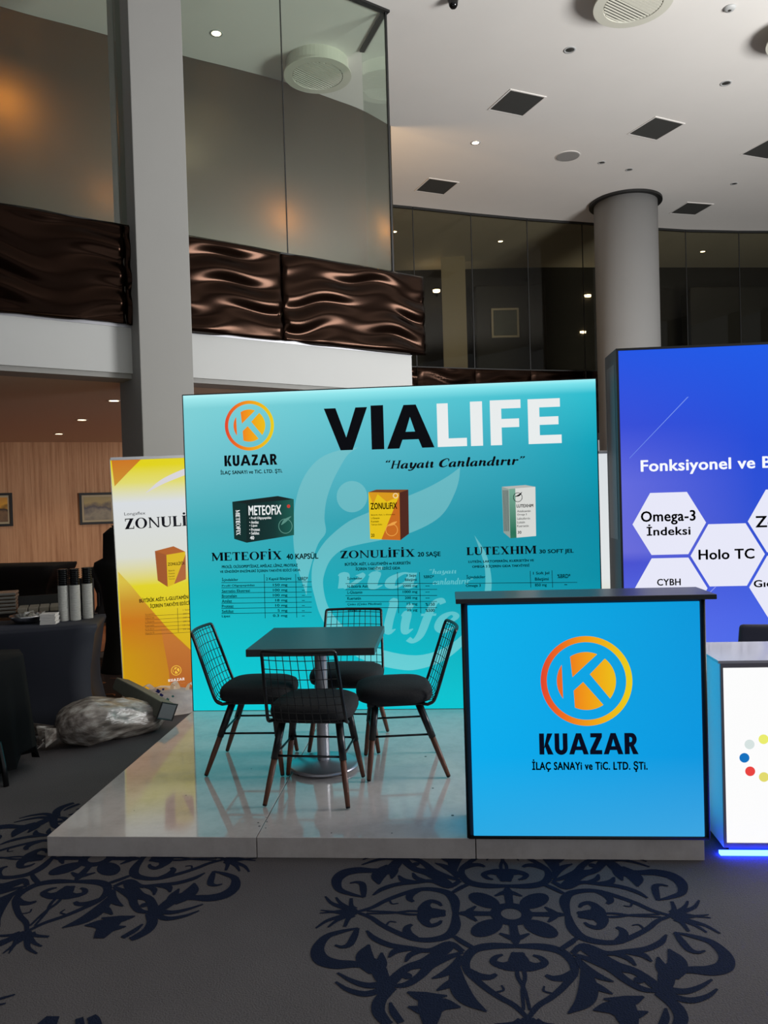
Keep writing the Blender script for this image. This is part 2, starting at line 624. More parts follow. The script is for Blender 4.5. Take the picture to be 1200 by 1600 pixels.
class Sign:
    """a flat printed face: the plane y = depth in the thing's own frame; children are laid on it in its own x/z"""

    def __init__(self, root, depth):
        self.root, self.d = root, depth
        self.m = Matrix.Translation(root.location) @ root.rotation_euler.to_matrix().to_4x4()
        self.inv = self.m.inverted()
        self.n = self.m.to_3x3() @ Vector((0, 1, 0))
        self.p = self.m @ Vector((0, depth, 0))

    def at(self, px, py):
        d = ray(px, py)
        q = self.inv @ (CAM + d * (self.n.dot(self.p - CAM) / self.n.dot(d)))
        return q.x, q.z

    def tf(self, lift):
        yy = self.d - lift
        return lambda x, z: (x, yy, z)

    def put(self, name, shapes, material, lift=.0015, parent=None, label=None):
        o = link(name, shapes_mesh(shapes, self.tf(lift)), material, parent or self.root)
        if label:
            o['label'] = label
        return o

    def pxpoly(self, name, pts, material, lift=.001, smooth=False, parent=None):
        P = [self.at(*p) for p in pts]
        return self.put(name, [[P]], material, lift, parent)

    def fit(self, shapes, bl, tr, ref=None):
        """scale shapes so that their box spans two image points (bottom left, top right)"""
        a, b = self.at(*bl), self.at(*tr)
        x0, y0, x1, y1 = ref or bounds(shapes)
        sx, sy = (b[0] - a[0]) / (x1 - x0), (b[1] - a[1]) / (y1 - y0)
        return move(shapes, a[0] - x0 * sx, a[1] - y0 * sy, sx, sy)

    def text(self, name, s, bl, tr, material, weight=0.0, spacing=1.0, lift=.002, parent=None, label=None):
        """lettering in the built-in face, fitted between two image points"""
        c = bpy.data.curves.new('lettering', 'FONT')
        c.body = s
        c.space_character = spacing
        c.resolution_u = 3
        t = bpy.data.objects.new('lettering_tmp', c)
        COL.objects.link(t)
        dg = bpy.context.evaluated_depsgraph_get()
        me = bpy.data.meshes.new_from_object(t.evaluated_get(dg))
        bpy.data.objects.remove(t)
        bpy.data.curves.remove(c)
        xs = [v.co.x for v in me.vertices]
        ys = [v.co.y for v in me.vertices]
        a, b = self.at(*bl), self.at(*tr)
        sx = (b[0] - a[0]) / (max(xs) - min(xs))
        sy = (b[1] - a[1]) / (max(ys) - min(ys))
        yy = self.d - lift
        x0, y0 = min(xs), min(ys)
        off = [(0, 0)]
        if weight:
            off += [(weight, 0), (-weight, 0), (weight * .6, weight * .6), (-weight * .6, weight * .6), (weight * .6, -weight * .6), (-weight * .6, -weight * .6)]
        base = [(v.co.x, v.co.y) for v in me.vertices]
        faces = [tuple(p.vertices) for p in me.polygons]
        vs, fs = [], []
        for (ox, oy) in off:
            n0 = len(vs)
            vs += [(a[0] + (x + ox - x0) * sx, yy, a[1] + (y + oy - y0) * sy) for (x, y) in base]
            fs += [tuple(i + n0 for i in f) for f in faces]
        bpy.data.meshes.remove(me)
        me = bpy.data.meshes.new('lettering')
        me.from_pydata(vs, [], fs)
        me.materials.clear()
        o = link(name, me, material, parent or self.root)
        if label:
            o['label'] = label
        return o

    def logo(self, name, centre, rad_px, ring_mat, lift=.0015):
        c = self.at(*centre)
        R = self.at(centre[0] + rad_px, centre[1])[0] - c[0]
        g = [[ell(0, 0, 1, 1, 64), ell(0, 0, .865, .865, 64)]]
        ri = .645

        def arc(a, b, n=12):
            return [(ri * math.cos(math.radians(a + (b - a) * k / n)), ri * math.sin(math.radians(a + (b - a) * k / n))) for k in range(n + 1)]
        g.append([arc(145, 217)])
        g.append([arc(122, 67) + [(-.30, .09)]])
        g.append([arc(50, -38) + [(.08, .15)]])
        g.append([[(-.07, -.02)] + arc(-56, -114) + [(-.28, -.21)]])
        return self.put(name, move(g, c[0], c[1], R, R), ring_mat(c[0], R), lift)


# ================================================================== THE SETTING
HS = 0.094        # height of the platform
ZC = 7.85         # hall ceiling
ZB, ZT = 3.0, 3.5  # balcony slab
ZR = 4.5          # top of the rippled parapet

# ---- carpet floor
def carpet_material(name, base, amount=0.35):
    m, nt, b = new_mat(name)
    b.inputs['Roughness'].default_value = 0.95
    b.inputs['Specular IOR Level'].default_value = 0.1
    tc = nt.nodes.new('ShaderNodeTexCoord')
    n = nt.nodes.new('ShaderNodeTexNoise')
    n.inputs['Scale'].default_value = 160
    n.inputs['Detail'].default_value = 3
    n2 = nt.nodes.new('ShaderNodeTexNoise')
    n2.inputs['Scale'].default_value = 2.2
    nt.links.new(tc.outputs['Object'], n.inputs['Vector'])
    nt.links.new(tc.outputs['Object'], n2.inputs['Vector'])
    mx = nt.nodes.new('ShaderNodeMix')
    mx.data_type = 'RGBA'
    c = s2l(base)
    mx.inputs[6].default_value = tuple(v * (1 - amount) for v in c[:3]) + (1,)
    mx.inputs[7].default_value = tuple(v * (1 + amount) for v in c[:3]) + (1,)
    ad = nt.nodes.new('ShaderNodeMath')
    ad.operation = 'MULTIPLY_ADD'
    ad.inputs[1].default_value = 0.35
    sb = nt.nodes.new('ShaderNodeMath')
    sb.operation = 'MULTIPLY'
    sb.inputs[1].default_value = 0.75
    nt.links.new(n.outputs['Fac'], sb.inputs[0])
    nt.links.new(n2.outputs['Fac'], ad.inputs[0])
    nt.links.new(sb.outputs[0], ad.inputs[2])
    nt.links.new(ad.outputs[0], mx.inputs[0])
    nt.links.new(mx.outputs[2], b.inputs['Base Color'])
    bp = nt.nodes.new('ShaderNodeBump')
    bp.inputs['Strength'].default_value = 0.5
    bp.inputs['Distance'].default_value = 0.006
    nt.links.new(n.outputs['Fac'], bp.inputs['Height'])
    nt.links.new(bp.outputs['Normal'], b.inputs['Normal'])
    return m


M['carpet'] = carpet_material('carpet', (90, 86, 87), 0.5)
M['carpet_navy'] = carpet_material('carpet_navy', (24, 31, 50), 0.4)
M['carpet_brown'] = carpet_material('carpet_brown', (40, 30, 28), 0.4)
M['carpet_rust'] = carpet_material('carpet_rust', (120, 74, 50), 0.4)

floor = structure(MB().box((-12, -9, -0.12), (16, 22, 0)).build('floor', M['carpet']))

# woven medallion, drawn for the left half of its lower part and mirrored
def cp(x, y):
    p = on_z(480 + .3 * x, 1330 + .3 * y, 0)
    return (p.x - 2.117, p.y + 0.458)


def cs(pts, ws):
    return stroke([cp(*p) for p in pts], [w * .00108 for w in ws], 5)


heart = [  # lower half of the left heart scroll
    cs([(772, 318), (772, 390), (735, 440), (650, 462), (560, 458), (470, 425), (390, 385), (330, 345), (255, 318)], [20, 38, 36, 30, 26, 24, 22, 20, 14]),
    cs([(560, 458), (525, 430), (520, 400), (545, 382)], [34, 34, 26, 14]),
    cs([(720, 322), (670, 325), (625, 335), (612, 365), (640, 388), (680, 380), (700, 362)], [40, 56, 52, 36, 26, 20, 10]),
    cs([(600, 322), (600, 350), (610, 385)], [34, 36, 10]),
    cs([(600, 330), (530, 330), (440, 318), (310, 312)], [12, 14, 12, 10]),
    cs([(370, 372), (405, 390), (430, 368), (465, 372)], [6, 8, 8, 6]),
    cs([(255, 318), (220, 322), (150, 318), (70, 308)], [34, 44, 18, 6]),
    cs([(230, 325), (160, 345), (100, 365), (45, 402)], [20, 22, 16, 8]),
    cs([(230, 330), (170, 355), (140, 372), (108, 398)], [20, 18, 14, 8]),
    cs([(245, 335), (215, 352), (195, 395)], [20, 18, 12]),
]
dragon = [
    cs([(262, 402), (245, 445), (220, 488), (180, 500), (145, 490)], [16, 26, 26, 16, 8]),
    cs([(265, 402), (180, 420), (100, 448), (55, 510), (75, 565), (150, 590), (240, 590), (330, 600)], [8, 22, 30, 44, 54, 50, 36, 20]),
    cs([(322, 488), (300, 540), (310, 590), (330, 640)], [8, 56, 56, 10]),
    cs([(388, 530), (385, 590), (370, 650)], [8, 40, 12]),
    cs([(300, 560), (360, 600), (390, 660), (412, 690)], [40, 52, 48, 30]),
    cs([(158, 635), (230, 675), (310, 700), (400, 695)], [8, 18, 26, 34]),
    cs([(148, 682), (210, 722), (300, 745), (380, 725), (430, 690), (520, 610), (620, 580), (720, 510), (760, 480)], [8, 18, 26, 28, 40, 34, 50, 46, 26]),
    cs([(440, 705), (520, 695), (590, 650), (640, 600), (720, 560), (812, 528)], [14, 26, 30, 34, 30, 14]),
    [ell(*cp(522, 652), .017, .017, 16)],
    cs([(310, 415), (350, 455), (430, 490), (540, 508), (640, 518), (740, 482), (812, 525)], [8, 24, 26, 26, 24, 26, 20]),
    cs([(425, 555), (465, 520), (540, 510)], [8, 30, 20]),
    cs([(512, 578), (540, 540), (600, 520)], [8, 24, 18]),
    cs([(775, 600), (785, 690), (830, 770), (935, 838)], [26, 56, 54, 6]),
    cs([(675, 728), (730, 700), (785, 670)], [6, 30, 34]),
    cs([(650, 665), (715, 640), (770, 600), (800, 545)], [6, 28, 34, 16]),
    cs([(450, 712), (385, 770), (370, 830), (400, 880), (430, 905)], [26, 40, 40, 34, 26]),
    cs([(432, 790), (450, 840), (490, 895)], [8, 24, 22]),
    cs([(522, 735), (610, 760), (730, 755)], [8, 46, 6]),
    cs([(525, 812), (620, 830), (700, 800), (800, 815)], [6, 50, 60, 6]),
    cs([(620, 760), (640, 830), (640, 905)], [50, 70, 40]),
    cs([(765, 445), (810, 475), (870, 508)], [16, 22, 18]),
]
flower = [[ell(0, 0, .082, .082, 28), ell(0, 0, .04, .04, 20)]]
def rot2(s, a):
    c, d = math.cos(a), math.sin(a)
    g = lambda p: (p[0] * c - p[1] * d, p[0] * d + p[1] * c)
    if s[0] == 'S':
        return ('S', [g(p) for p in s[1]], [g(p) for p in s[2]])
    return [[g(p) for p in loop] for loop in s]
def mir(s, mx, my):
    g = lambda p: (p[0] * mx, p[1] * my)
    if s[0] == 'S':
        return ('S', [g(p) for p in s[1]], [g(p) for p in s[2]])
    return [[g(p) for p in loop] for loop in s]
medal = list(flower)
for k in range(4):
    medal.append(rot2([ell(.142, 0, .074, .046, 20)], PI / 4 + k * PI / 2))
    medal.append(rot2(stroke([(.06, 0), (.13, 0), (.17, 0), (.215, 0)], [.03, .034, .04, .008]), k * PI / 2))
    medal.append(rot2(stroke([(.135, -.055), (.16, -.02), (.165, 0), (.16, .02), (.135, .055)], [.01, .028, .034, .028, .01]), k * PI / 2))
    for s in heart:
        medal.append(rot2(s, k * PI / 2))
        medal.append(rot2(mir(s, 1, -1), k * PI / 2))
for mx in (1, -1):
    for my in (1, -1):
        for s in dragon:
            medal.append(mir(s, mx, my))
def lay_mesh(shapes):
    vs, fs = [], []
    for i, s_ in enumerate(shapes):
        me = shapes_mesh([s_], lambda x, y: (x, y, i * 6e-6))
        n0 = len(vs)
        vs += [tuple(v.co) for v in me.vertices]
        fs += [tuple(n0 + k for k in p.vertices) for p in me.polygons]
        bpy.data.meshes.remove(me)
    me = bpy.data.meshes.new('medallion')
    me.from_pydata(vs, [], fs)
    return me
medal_me = lay_mesh(medal)
medal_me.materials.append(M['carpet_navy'])
for (x, y) in ((2.117, -.458), (.25, -.02), (4.05, 0.02), (.3, -1.75)):
    o = link('carpet_medallion', medal_me, None, floor)
    o.location = (x, y, .0012)
    o['label'] = 'navy scrolled medallion woven into the grey carpet'

# warm parquet under the balcony and the dark patterned carpet in front of it
M['parquet'] = mat('parquet', (160, 98, 60), 0.3, noise=0.2, nscale=6)
MB().prism([(-9.5, 8.0), (-2.4, 4.55), (2.0, 8.4), (-1.0, 14.4), (-9.5, 10.6)], 0, .006).build('parquet', M['parquet'], floor)['label'] = 'warm wooden parquet under the balcony'
pat = []
for k in range(60):
    x, y = random.uniform(-2.4, -.6), random.uniform(2.6, 4.4)
    a = random.uniform(0, 6.28)
    pat.append(stroke([(x, y), (x + .12 * math.cos(a), y + .06 * math.sin(a)), (x + .2 * math.cos(a + 1), y + .12 * math.sin(a + 1))], [.01, .02, .008]))
MB().prism([(-2.6, 2.75), (-.25, 2.75), (-.25, 4.6), (-2.6, 4.6)], 0, .003).build('dark_carpet', M['carpet_brown'], floor)['label'] = 'dark patterned carpet strip by the banner'
link('carpet_scroll', shapes_mesh(pat, lambda x, y: (x, y, .0075)), M['carpet_rust'], floor)

# ---- ceiling
ceiling = structure(MB().box((-12, -9, ZC), (16, 22, ZC + .15)).build('ceiling', M['plaster']))

# ---- enclosing walls
M['dark_wall'] = mat('dark_wall', (27, 26, 28), 0.6, noise=0.1, nscale=3)
M['mid_wall'] = mat('mid_wall', (36, 36, 37), 0.7, noise=0.05, nscale=3)
M['warm_wall'] = None
def wallpaper():
    m, nt, b = new_mat('striped_wallpaper')
    b.inputs['Roughness'].default_value = 0.8
    tc = nt.nodes.new('ShaderNodeTexCoord')
    mp = nt.nodes.new('ShaderNodeMapping')
    mp.inputs['Scale'].default_value = (1, 1, 0.03)
    n = nt.nodes.new('ShaderNodeTexNoise')
    n.inputs['Scale'].default_value = 14
    n.inputs['Detail'].default_value = 5
    n.inputs['Roughness'].default_value = 0.8
    nt.links.new(tc.outputs['Object'], mp.inputs[0])
    nt.links.new(mp.outputs[0], n.inputs['Vector'])
    nt.links.new(ramp_node(nt, [(.3, (150, 104, 72)), (.5, (186, 140, 104)), (.7, (204, 160, 122))], n.outputs['Fac']), b.inputs['Base Color'])
    return m
M['warm_wall'] = wallpaper()

def wall_seg(name, a, b, z0, z1, m, thick=.12):
    a, b = Vector(a), Vector(b)
    d = (b - a).normalized()
    n = Vector((-d.y, d.x)) * thick
    return structure(MB().prism([a, b, b + n, a + n], z0, z1).build(name, m))

# ---- the balcony on the left: plan line A + s*T, outward normal N
A = Vector((-.767, 4.798)); T2 = Vector((.774, .633)).normalized(); N2 = Vector((T2.y, -T2.x))
def bal(s, off=0.0):
    return A + T2 * s + N2 * off

wall_seg('wall_left_shade', (-5.6, -9), (-5.6, .6), 0, ZC, M['dark_wall'])  # unseen near wall added to darken the column's left face
wall_seg('wall_left_far', (-11.9, 2), (-11.9, 22), 0, ZC, M['grey_paint'])
wall_seg('wall_lounge', (-9.8, 10.17), (-.2, 15.02), 0, ZB - .012, M['warm_wall'])
wall_seg('wall_back', (-4.0, 17.4), (4.8, 18.3), ZT, ZC, M['dark_wall'])
wall_seg('wall_back_right', (4.8, 18.3), (15.9, 20.3), ZT, ZC, M['dark_wall'])
wall_seg('wall_right', (15.9, 21.9), (15.9, 9), 0, ZC, M['grey_paint'])
wall_seg('baseboard_lounge', (-9.79, 10.13), (-.19, 14.98), 0.0, .14, M['white_paint'], .04)

M['soffit'] = mat('soffit', (206, 190, 172), 0.8)
slab = structure(MB().prism([bal(-12), bal(2.97), bal(2.97, -9.7), bal(-12, -9.7)], ZB, ZT).build('wall_balcony_slab', M['white_paint']))
MB().prism([bal(-12, -.1), bal(2.9, -.1), bal(2.9, -9.6), bal(-12, -9.6)], ZB - .012, ZB).build('soffit', M['soffit'], slab)['label'] = 'warm cream underside of the balcony'
MB().prism([bal(-12, -.03), bal(2.97, -.03), bal(2.97, -.35), bal(-12, -.35)], ZB - .05, ZB).build('soffit_edge', M['grey_paint'], slab)
MB().prism([bal(-12, .012), bal(2.97, .012), bal(2.97, -.02), bal(-12, -.02)], ZT - .03, ZT).build('metal_edge', M['brushed_steel'], slab)

# rippled bronze parapet panels
def bronze():
    m, nt, b = new_mat('rippled_bronze')
    b.inputs['Base Color'].default_value = s2l((33, 19, 11))
    b.inputs['Metallic'].default_value = 0.9
    b.inputs['Roughness'].default_value = 0.2
    return m
M['bronze'] = bronze()
M['bronze_back'] = mat('bronze_back', (30, 20, 15), 0.4)

def ripple(p0, p1, z0, z1, phase, cells=(56, 48), amp=.026):
    """panel between two plan points, outward side on the right of the walk direction reversed (towards the hall)"""
    p0, p1 = Vector(p0), Vector(p1)
    L = (p1 - p0).length
    d = (p1 - p0) / L
    n = Vector((d.y, -d.x))
    mb = MB()
    def fn(u, v):
        x, z = u * L, v * (z1 - z0)
        wob = .5 * math.sin(3.1 * x + phase) + .4 * math.sin(6.3 * x + 1.7 * phase + 2 * z)
        mod = .5 + .5 * math.sin(4.4 * x + 2.2 * phase + 3.2 * math.sin(2.6 * z + phase))
        h = amp * (.15 + mod) * math.sin(2 * PI * (z / .3 + .34 * wob) + phase) + .035
        if u <= 0 or u >= 1 or v <= 0 or v >= 1:
            h = .02
        q = p0 + d * x + n * h
        return (q.x, q.y, z0 + z)
    mb.grid(fn, *cells)
    return mb

parapet = thing('balcony_parapet', 'dark bronze rippled parapet along the white balcony edge on the left', 'parapet', (0, 0, 0))
edges = [-6.4, -4.5, -2.6, -.72, 1.08, 3.17]
for i in range(len(edges) - 1):
    o = ripple(bal(edges[i] + .006, .0), bal(edges[i + 1] - .006, .0), ZT, ZR, i * 1.9).build('ripple_panel', M['bronze'], parapet, smooth=True)
    s = o.modifiers.new('thickness', 'SOLIDIFY'); s.thickness = .03; s.offset = -1
MB().prism([bal(-6.4, .03), bal(3.17, .03), bal(3.17, -.04), bal(-6.4, -.04)], ZR, ZR + .02).build('cap_rail', M['dark_trim'], parapet)

# frameless glass above it
M['clear_glass'] = glass('clear_glass', (244, 249, 245), .03)
M['smoke_glass'] = glass('smoke_glass', (222, 220, 210), .012)
screen = thing('glass_screen', 'tall frameless glass screen standing on the bronze parapet up to the ceiling', 'glass screen', (0, 0, 0))
gs = [-6.4, -4.5, -2.6, -.72, 1.205, 2.71]
for i in range(len(gs) - 1):
    MB().prism([bal(gs[i] + .004, -.006), bal(gs[i + 1] - .004, -.006), bal(gs[i + 1] - .004, -.018), bal(gs[i] + .004, -.018)], ZR + .02, ZC - .03).build('glass_pane', M['clear_glass'], screen)
E1 = bal(2.71, -.012); E2 = E1.lerp(Vector(on_z(525, 150, ZC)[:2]), .42)
dd = (E2 - E1).normalized(); nn = Vector((-dd.y, dd.x)) * .006
MB().prism([E1 + nn, E2 + nn, E2 - nn, E1 - nn], ZR + .02, ZC - .03).build('return_pane', M['clear_glass'], screen)
nn2 = Vector((-dd.y, dd.x)) * .035
MB().prism([E1 + nn2, E2 + nn2, E2 - nn2, E1 - nn2], ZC - .03, ZC - .001).build('ceiling_channel', M['dark_trim'], screen)
MB().prism([bal(-6.4, .03), bal(2.76, .03), bal(2.76, -.05), bal(-6.4, -.05)], ZC - .03, ZC - .001).build('ceiling_channel', M['dark_trim'], screen)
MB().prism([bal(2.705, .004), bal(2.73, .004), bal(2.73, -.024), bal(2.705, -.024)], ZR + .02, ZC - .03).build('corner_seal', M['dark_trim'], screen)
MB().prism([bal(1.201, -.003), bal(1.209, -.003), bal(1.209, -.021), bal(1.201, -.021)], ZR + .02, ZC - .03).build('joint_seal', M['dark_trim'], screen)

# frosted partition behind the glass
M['frosted'] = frosted('frosted_screen', (70, 66, 55), .4)
pts = [(-6.6, 3.1), (-5.0, 4.5), (-3.4, 5.857), (-2.6, 6.42), (-1.543, 7.175), (-.889, 7.601), (-.239, 8.069), (.356, 8.617), (.764, 9.014), (1.185, 9.611)]
C = catmull([(p[0], p[1], 0) for p in pts], 5)
part = MB()
part.v = []
for p in C:
    part.v += [(p.x, p.y, ZT), (p.x, p.y, ZC)]
part.f = [(2 * i, 2 * i + 2, 2 * i + 3, 2 * i + 1) for i in range(len(C) - 1)]
part = structure(part.build('wall_frosted_partition', M['frosted'], smooth=True))
s = part.modifiers.new('thickness', 'SOLIDIFY'); s.thickness = .004

# square column, turned like the balcony
PR, PC = Vector((-.687, 4.541)), Vector((-1.119, 4.187))
PC = PR + (PC - PR).normalized() * .56
col = tag(MB().prism([PR, PR - N2 * .72, PC - N2 * .72, PC], 0, ZC).build('square_column', M['grey_paint'], bevel=.008),
          'tall grey square column between the balcony and the yellow banner', 'column')

# round column
rc = thing('round_column', 'tall round grey column rising to the ceiling behind the blue display', 'column', (5.98, 13.75, 0))
MB().lathe([(.66, 0), (.66, ZC - .001)], 64).build('shaft', mat('column_grey', (140, 139, 138), .75, noise=.03, nscale=2), rc, smooth=True)
MB().lathe([(.665, ZC - .05), (.76, ZC - .05), (.76, ZC - .001), (.665, ZC - .001)], 64, cap=False).build('collar', M['dark_trim'], rc)

# ---- far curved balcony
far = [(-2.2, 11.75), (-.6, 12.45), (1.013, 13.104), (2.662, 13.852), (3.901, 14.367), (5.188, 14.821), (7.192, 15.577), (8.492, 15.925), (9.788, 16.183), (11.6, 16.45), (14.0, 16.7), (15.8, 16.8)]
FC = catmull([(p[0], p[1], 0) for p in far], 8)
# resample at 1.38 m
acc, arc = [0.0], 0.0
for i in range(1, len(FC)):
    arc += (FC[i] - FC[i - 1]).length
    acc.append(arc)
def far_at(s):
    for i in range(1, len(FC)):
        if acc[i] >= s:
            t = (s - acc[i - 1]) / (acc[i] - acc[i - 1])
            return Vector((FC[i - 1].lerp(FC[i], t)[:2]))
    return Vector(FC[-1][:2])
s0 = min(range(len(FC)), key=lambda i: (FC[i] - Vector((2.662, 13.852, 0))).length)
s0 = acc[s0]
grid_s = [s0 + 1.385 * k for k in range(-3, 10) if 0.1 < s0 + 1.385 * k < arc - .1]
back = [Vector((15.8, 22)), Vector((-3, 22))]
front = [far_at(arc * k / 40) for k in range(41)]
structure(MB().prism(front + [Vector((15.8, 18.2)), Vector((-2.2, 16.9))], ZB, ZT).build('floor_far_balcony', M['dark_wall']))
fp = thing('far_parapet', 'low rippled bronze parapet of the far curved balcony above the turquoise wall', 'parapet', (0, 0, 0))
fg = thing('far_glass_screen', 'curved row of smoky glass panes on the far balcony behind the round column', 'glass screen', (0, 0, 0))
for i in range(len(grid_s) - 1):
    a, b = far_at(grid_s[i] + .006), far_at(grid_s[i + 1] - .006)
    o = ripple(a, b, ZT, ZR - .08, i * 2.3, (20, 18)).build('ripple_panel', M['bronze'], fp, smooth=True)
    d = (b - a).normalized(); n = Vector((-d.y, d.x)) * .006
    MB().prism([a + n, b + n, b - n, a - n], ZR - .06, ZC - .04).build('glass_pane', M['smoke_glass'], fg)
    p = far_at(grid_s[i])
    MB().prism([p + n - d * .008, p + n + d * .008, p - n * 2 + d * .008, p - n * 2 - d * .008], ZR - .06, ZC - .04).build('joint_seal', M['dark_trim'], fg)
    MB().prism([a + n * 4, b + n * 4, b - n * 4, a - n * 4], ZC - .05, ZC - .001).build('ceiling_channel', M['dark_trim'], fg)
    MB().prism([a + n * 3, b + n * 3, b - n * 3, a - n * 3], ZR - .08, ZR - .06).build('cap_rail', M['dark_trim'], fp)

# what stands behind the far glass
M['pale_pillar'] = mat('pale_pillar', (176, 168, 152), .8)
tag(MB().box((2.0, 16.9, ZT), (2.62, 17.4, ZC)).build('pale_pillar', M['pale_pillar']), 'pale beige pillar seen through the far smoky glass', 'pillar')
tag(MB().prism([(2.85, 17.0), (4.7, 17.2), (4.7, 18.0), (2.85, 17.8)], ZT, 7.1).build('partition_block', M['mid_wall'], bevel=.05), 'grey partition with a framed picture behind the far glass', 'partition')
tag(MB().prism([(8.6, 17.9), (13.5, 18.5), (13.5, 19.3), (8.6, 18.7)], ZT, 7.0).build('partition_block', M['mid_wall'], bevel=.05), 'wide grey partition behind the far glass to the right of the round column', 'partition')
fr = thing('framed_picture', 'small square picture with a pale frame behind the far glass', 'picture', (3.62, 17.06, 6.1))
M['art_dark'] = mat('art_dark', (60, 66, 60), .5, noise=.8, nscale=14)
fr.rotation_euler = (0, 0, math.atan2(.2, 1.85))
MB().box((-.32, -.03, -.34), (.32, 0, .34)).build('canvas', M['art_dark'], fr)
for (a, b) in (((-.36, -.05, -.38), (.36, 0, -.33)), ((-.36, -.05, .33), (.36, 0, .38)), ((-.36, -.05, -.33), (-.31, 0, .33)), ((.31, -.05, -.33), (.36, 0, .33))):
    MB().box(a, b).build('frame_rail', M['pale_pillar'], fr)

# ================================================================== CEILING FITTINGS
M['lamp_warm'] = glow('lamp_warm', (255, 226, 178), 12.0)
M['lamp_off'] = mat('lamp_off', (96, 95, 92), .25, metal=.6)
def downlight(name, label, p, r=.085, on=True, z=ZC, energy=0.0, group='ceiling downlights'):
    t = thing(name, label, 'downlight', (p.x, p.y, z), 0, group)
    MB().lathe([(r * .7, -.002), (r * .72, -.006), (r, -.005), (r * 1.02, -.001), (r * .98, 0)], 20, cap=False).build('trim_ring', M['white_paint'], t, smooth=True)
    MB().lathe([(r * .02, -.004), (r * .4, -.0035), (r * .72, -.002), (r * .72, -.001)], 20).build('lamp', M['lamp_warm'] if on else M['lamp_off'], t, smooth=True)
    if energy:
        lamp('downlight_beam', 'SPOT', (p.x, p.y, z - .06), energy, (1, .8, .58), .05, (p.x, p.y, 0), 2.2)
    return t

for (px, py, on, lab, en) in [
    (743, 223, True, 'lit downlight in the hall ceiling left of the round column', 20),
    (338, 52, True, 'lit downlight seen through the tall glass screen', 25),
    (890, 78, False, 'unlit downlight between the dark ceiling grilles and the round vent', 0),
    (1134, 130, False, 'unlit downlight right of the second dark ceiling grille', 0),
    (940, 254, False, 'small unlit downlight beside the ceiling loudspeaker', 0),
    (983, 265, False, 'small unlit downlight just in front of the round column', 0),
    (1147, 287, False, 'small unlit downlight right of the round column', 0),
    (782, 377, True, 'lit downlight behind the far glass left of the round column', 7),
    (1098, 393, True, 'lit downlight behind the far glass right of the round column', 7),
    (616, 362, True, 'lit downlight behind the far glass next to the tall glass corner', 4),
]:
    downlight('downlight', lab, on_z(px, py, ZC), .085 if en or py < 200 else .07, on, ZC, en)
for (px, py, lab) in [(178, 626, 'lit downlight under the balcony nearest to the square column'), (128, 656, 'lit downlight under the balcony, middle of the three'), (92, 678, 'lit downlight under the balcony farthest from the column')]:
    downlight('downlight', lab, on_z(px, py, ZB - .012), .09, True, ZB - .012, 55, 'downlights under the balcony')
# small glowing stand-ins for lamp reflections in the far glass
for (px, py, Y, lab) in [(682, 455, 17.6, 'small glowing dot for a lamp reflection left of the pale pillar'), (918, 463, 18.6, 'upper glowing dot for a lamp reflection beside the round column'), (910, 520, 18.6, 'lower glowing dot for a lamp reflection beside the round column')]:
    p = on_y(px, py, Y - .06)
    t = thing('lamp_reflection', lab, 'lamp reflection', p, 0, 'glowing dots for reflections in the far glass')
    MB().lathe([(.02, -.03), (.09, -.02), (.1, .03), (.02, .04)], 16).build('glow_dot', M['lamp_warm'], t, smooth=True)
    MB().box((-.03, .0, -.02), (.03, .9, .02)).build('dot_arm', M['dark_trim'], t)

# lamps that glow through the frosted partition
for (px, py, s, e) in [(0, 150, .35, 80), (160, 305, .3, 16), (430, 338, .35, 44), (585, 352, .3, 40)]:
    best = min(C, key=lambda p: abs((p - CAM).to_2d().normalized().cross(ray(px, py).to_2d().normalized())) if (p - CAM).to_2d().dot(ray(px, py).to_2d()) > 0 else 9)
    k = (best - CAM).to_2d().length / ray(px, py).to_2d().length
    q = CAM + ray(px, py) * (k * 1.0)
    dirn = ray(px, py).to_2d().normalized()
    lamp('lounge_lamp', 'POINT', (q.x + dirn.x * s, q.y + dirn.y * s, q.z), e, (1, .62, .28), .08)

# round drum diffusers
M['drum'] = mat('drum_white', (208, 206, 192), .6)
M['slot'] = mat('vent_slot', (24, 24, 24), .8)
slat_me = MB().box((-.5, -.007, -.012), (.5, .007, .0)).mesh('slat')
slat_me.materials.append(M['drum'])
def drum(label, c, rot):
    t = thing('drum_vent', label, 'ceiling vent', (c[0], c[1], ZC), rot, 'round ceiling vents')
    R, h = .46, .2
    MB().lathe([(R - .02, 0), (R - .02, -h + .03), (R + .02, -h + .02), (R + .02, -h), (R - .1, -h - .004), (R - .11, -h + .03)], 48, cap=False).build('drum', M['drum'], t, smooth=False)
    MB().lathe([(.001, -h + .03), (R - .1, -h + .03), (R - .1, -h + .035), (.001, -h + .035)], 32).build('dark_core', M['slot'], t)
    rr = R - .11
    for k in range(-8, 9):
        y = k * .041
        if abs(y) > rr - .015:
            continue
        o = link('slat', slat_me, None, t)
        o.location = (0, y, -h + .012)
        o.scale = (2 * math.sqrt(rr * rr - y * y), 1.1 if k > 0 else 2.5, 1)
    return t
p = on_z(990, 6, ZC - .2); drum('round white drum vent at the top of the hall ceiling', (p.x, p.y + .02), math.radians(38))
p = on_z(496, 108, ZC - .1); drum('round drum vent seen through the tall glass screen', (p.x, p.y), math.radians(50))

p = on_z(1258, 62, ZC - .2); drum('round drum vent cut off by the right edge of the picture', (p.x, p.y), math.radians(38))

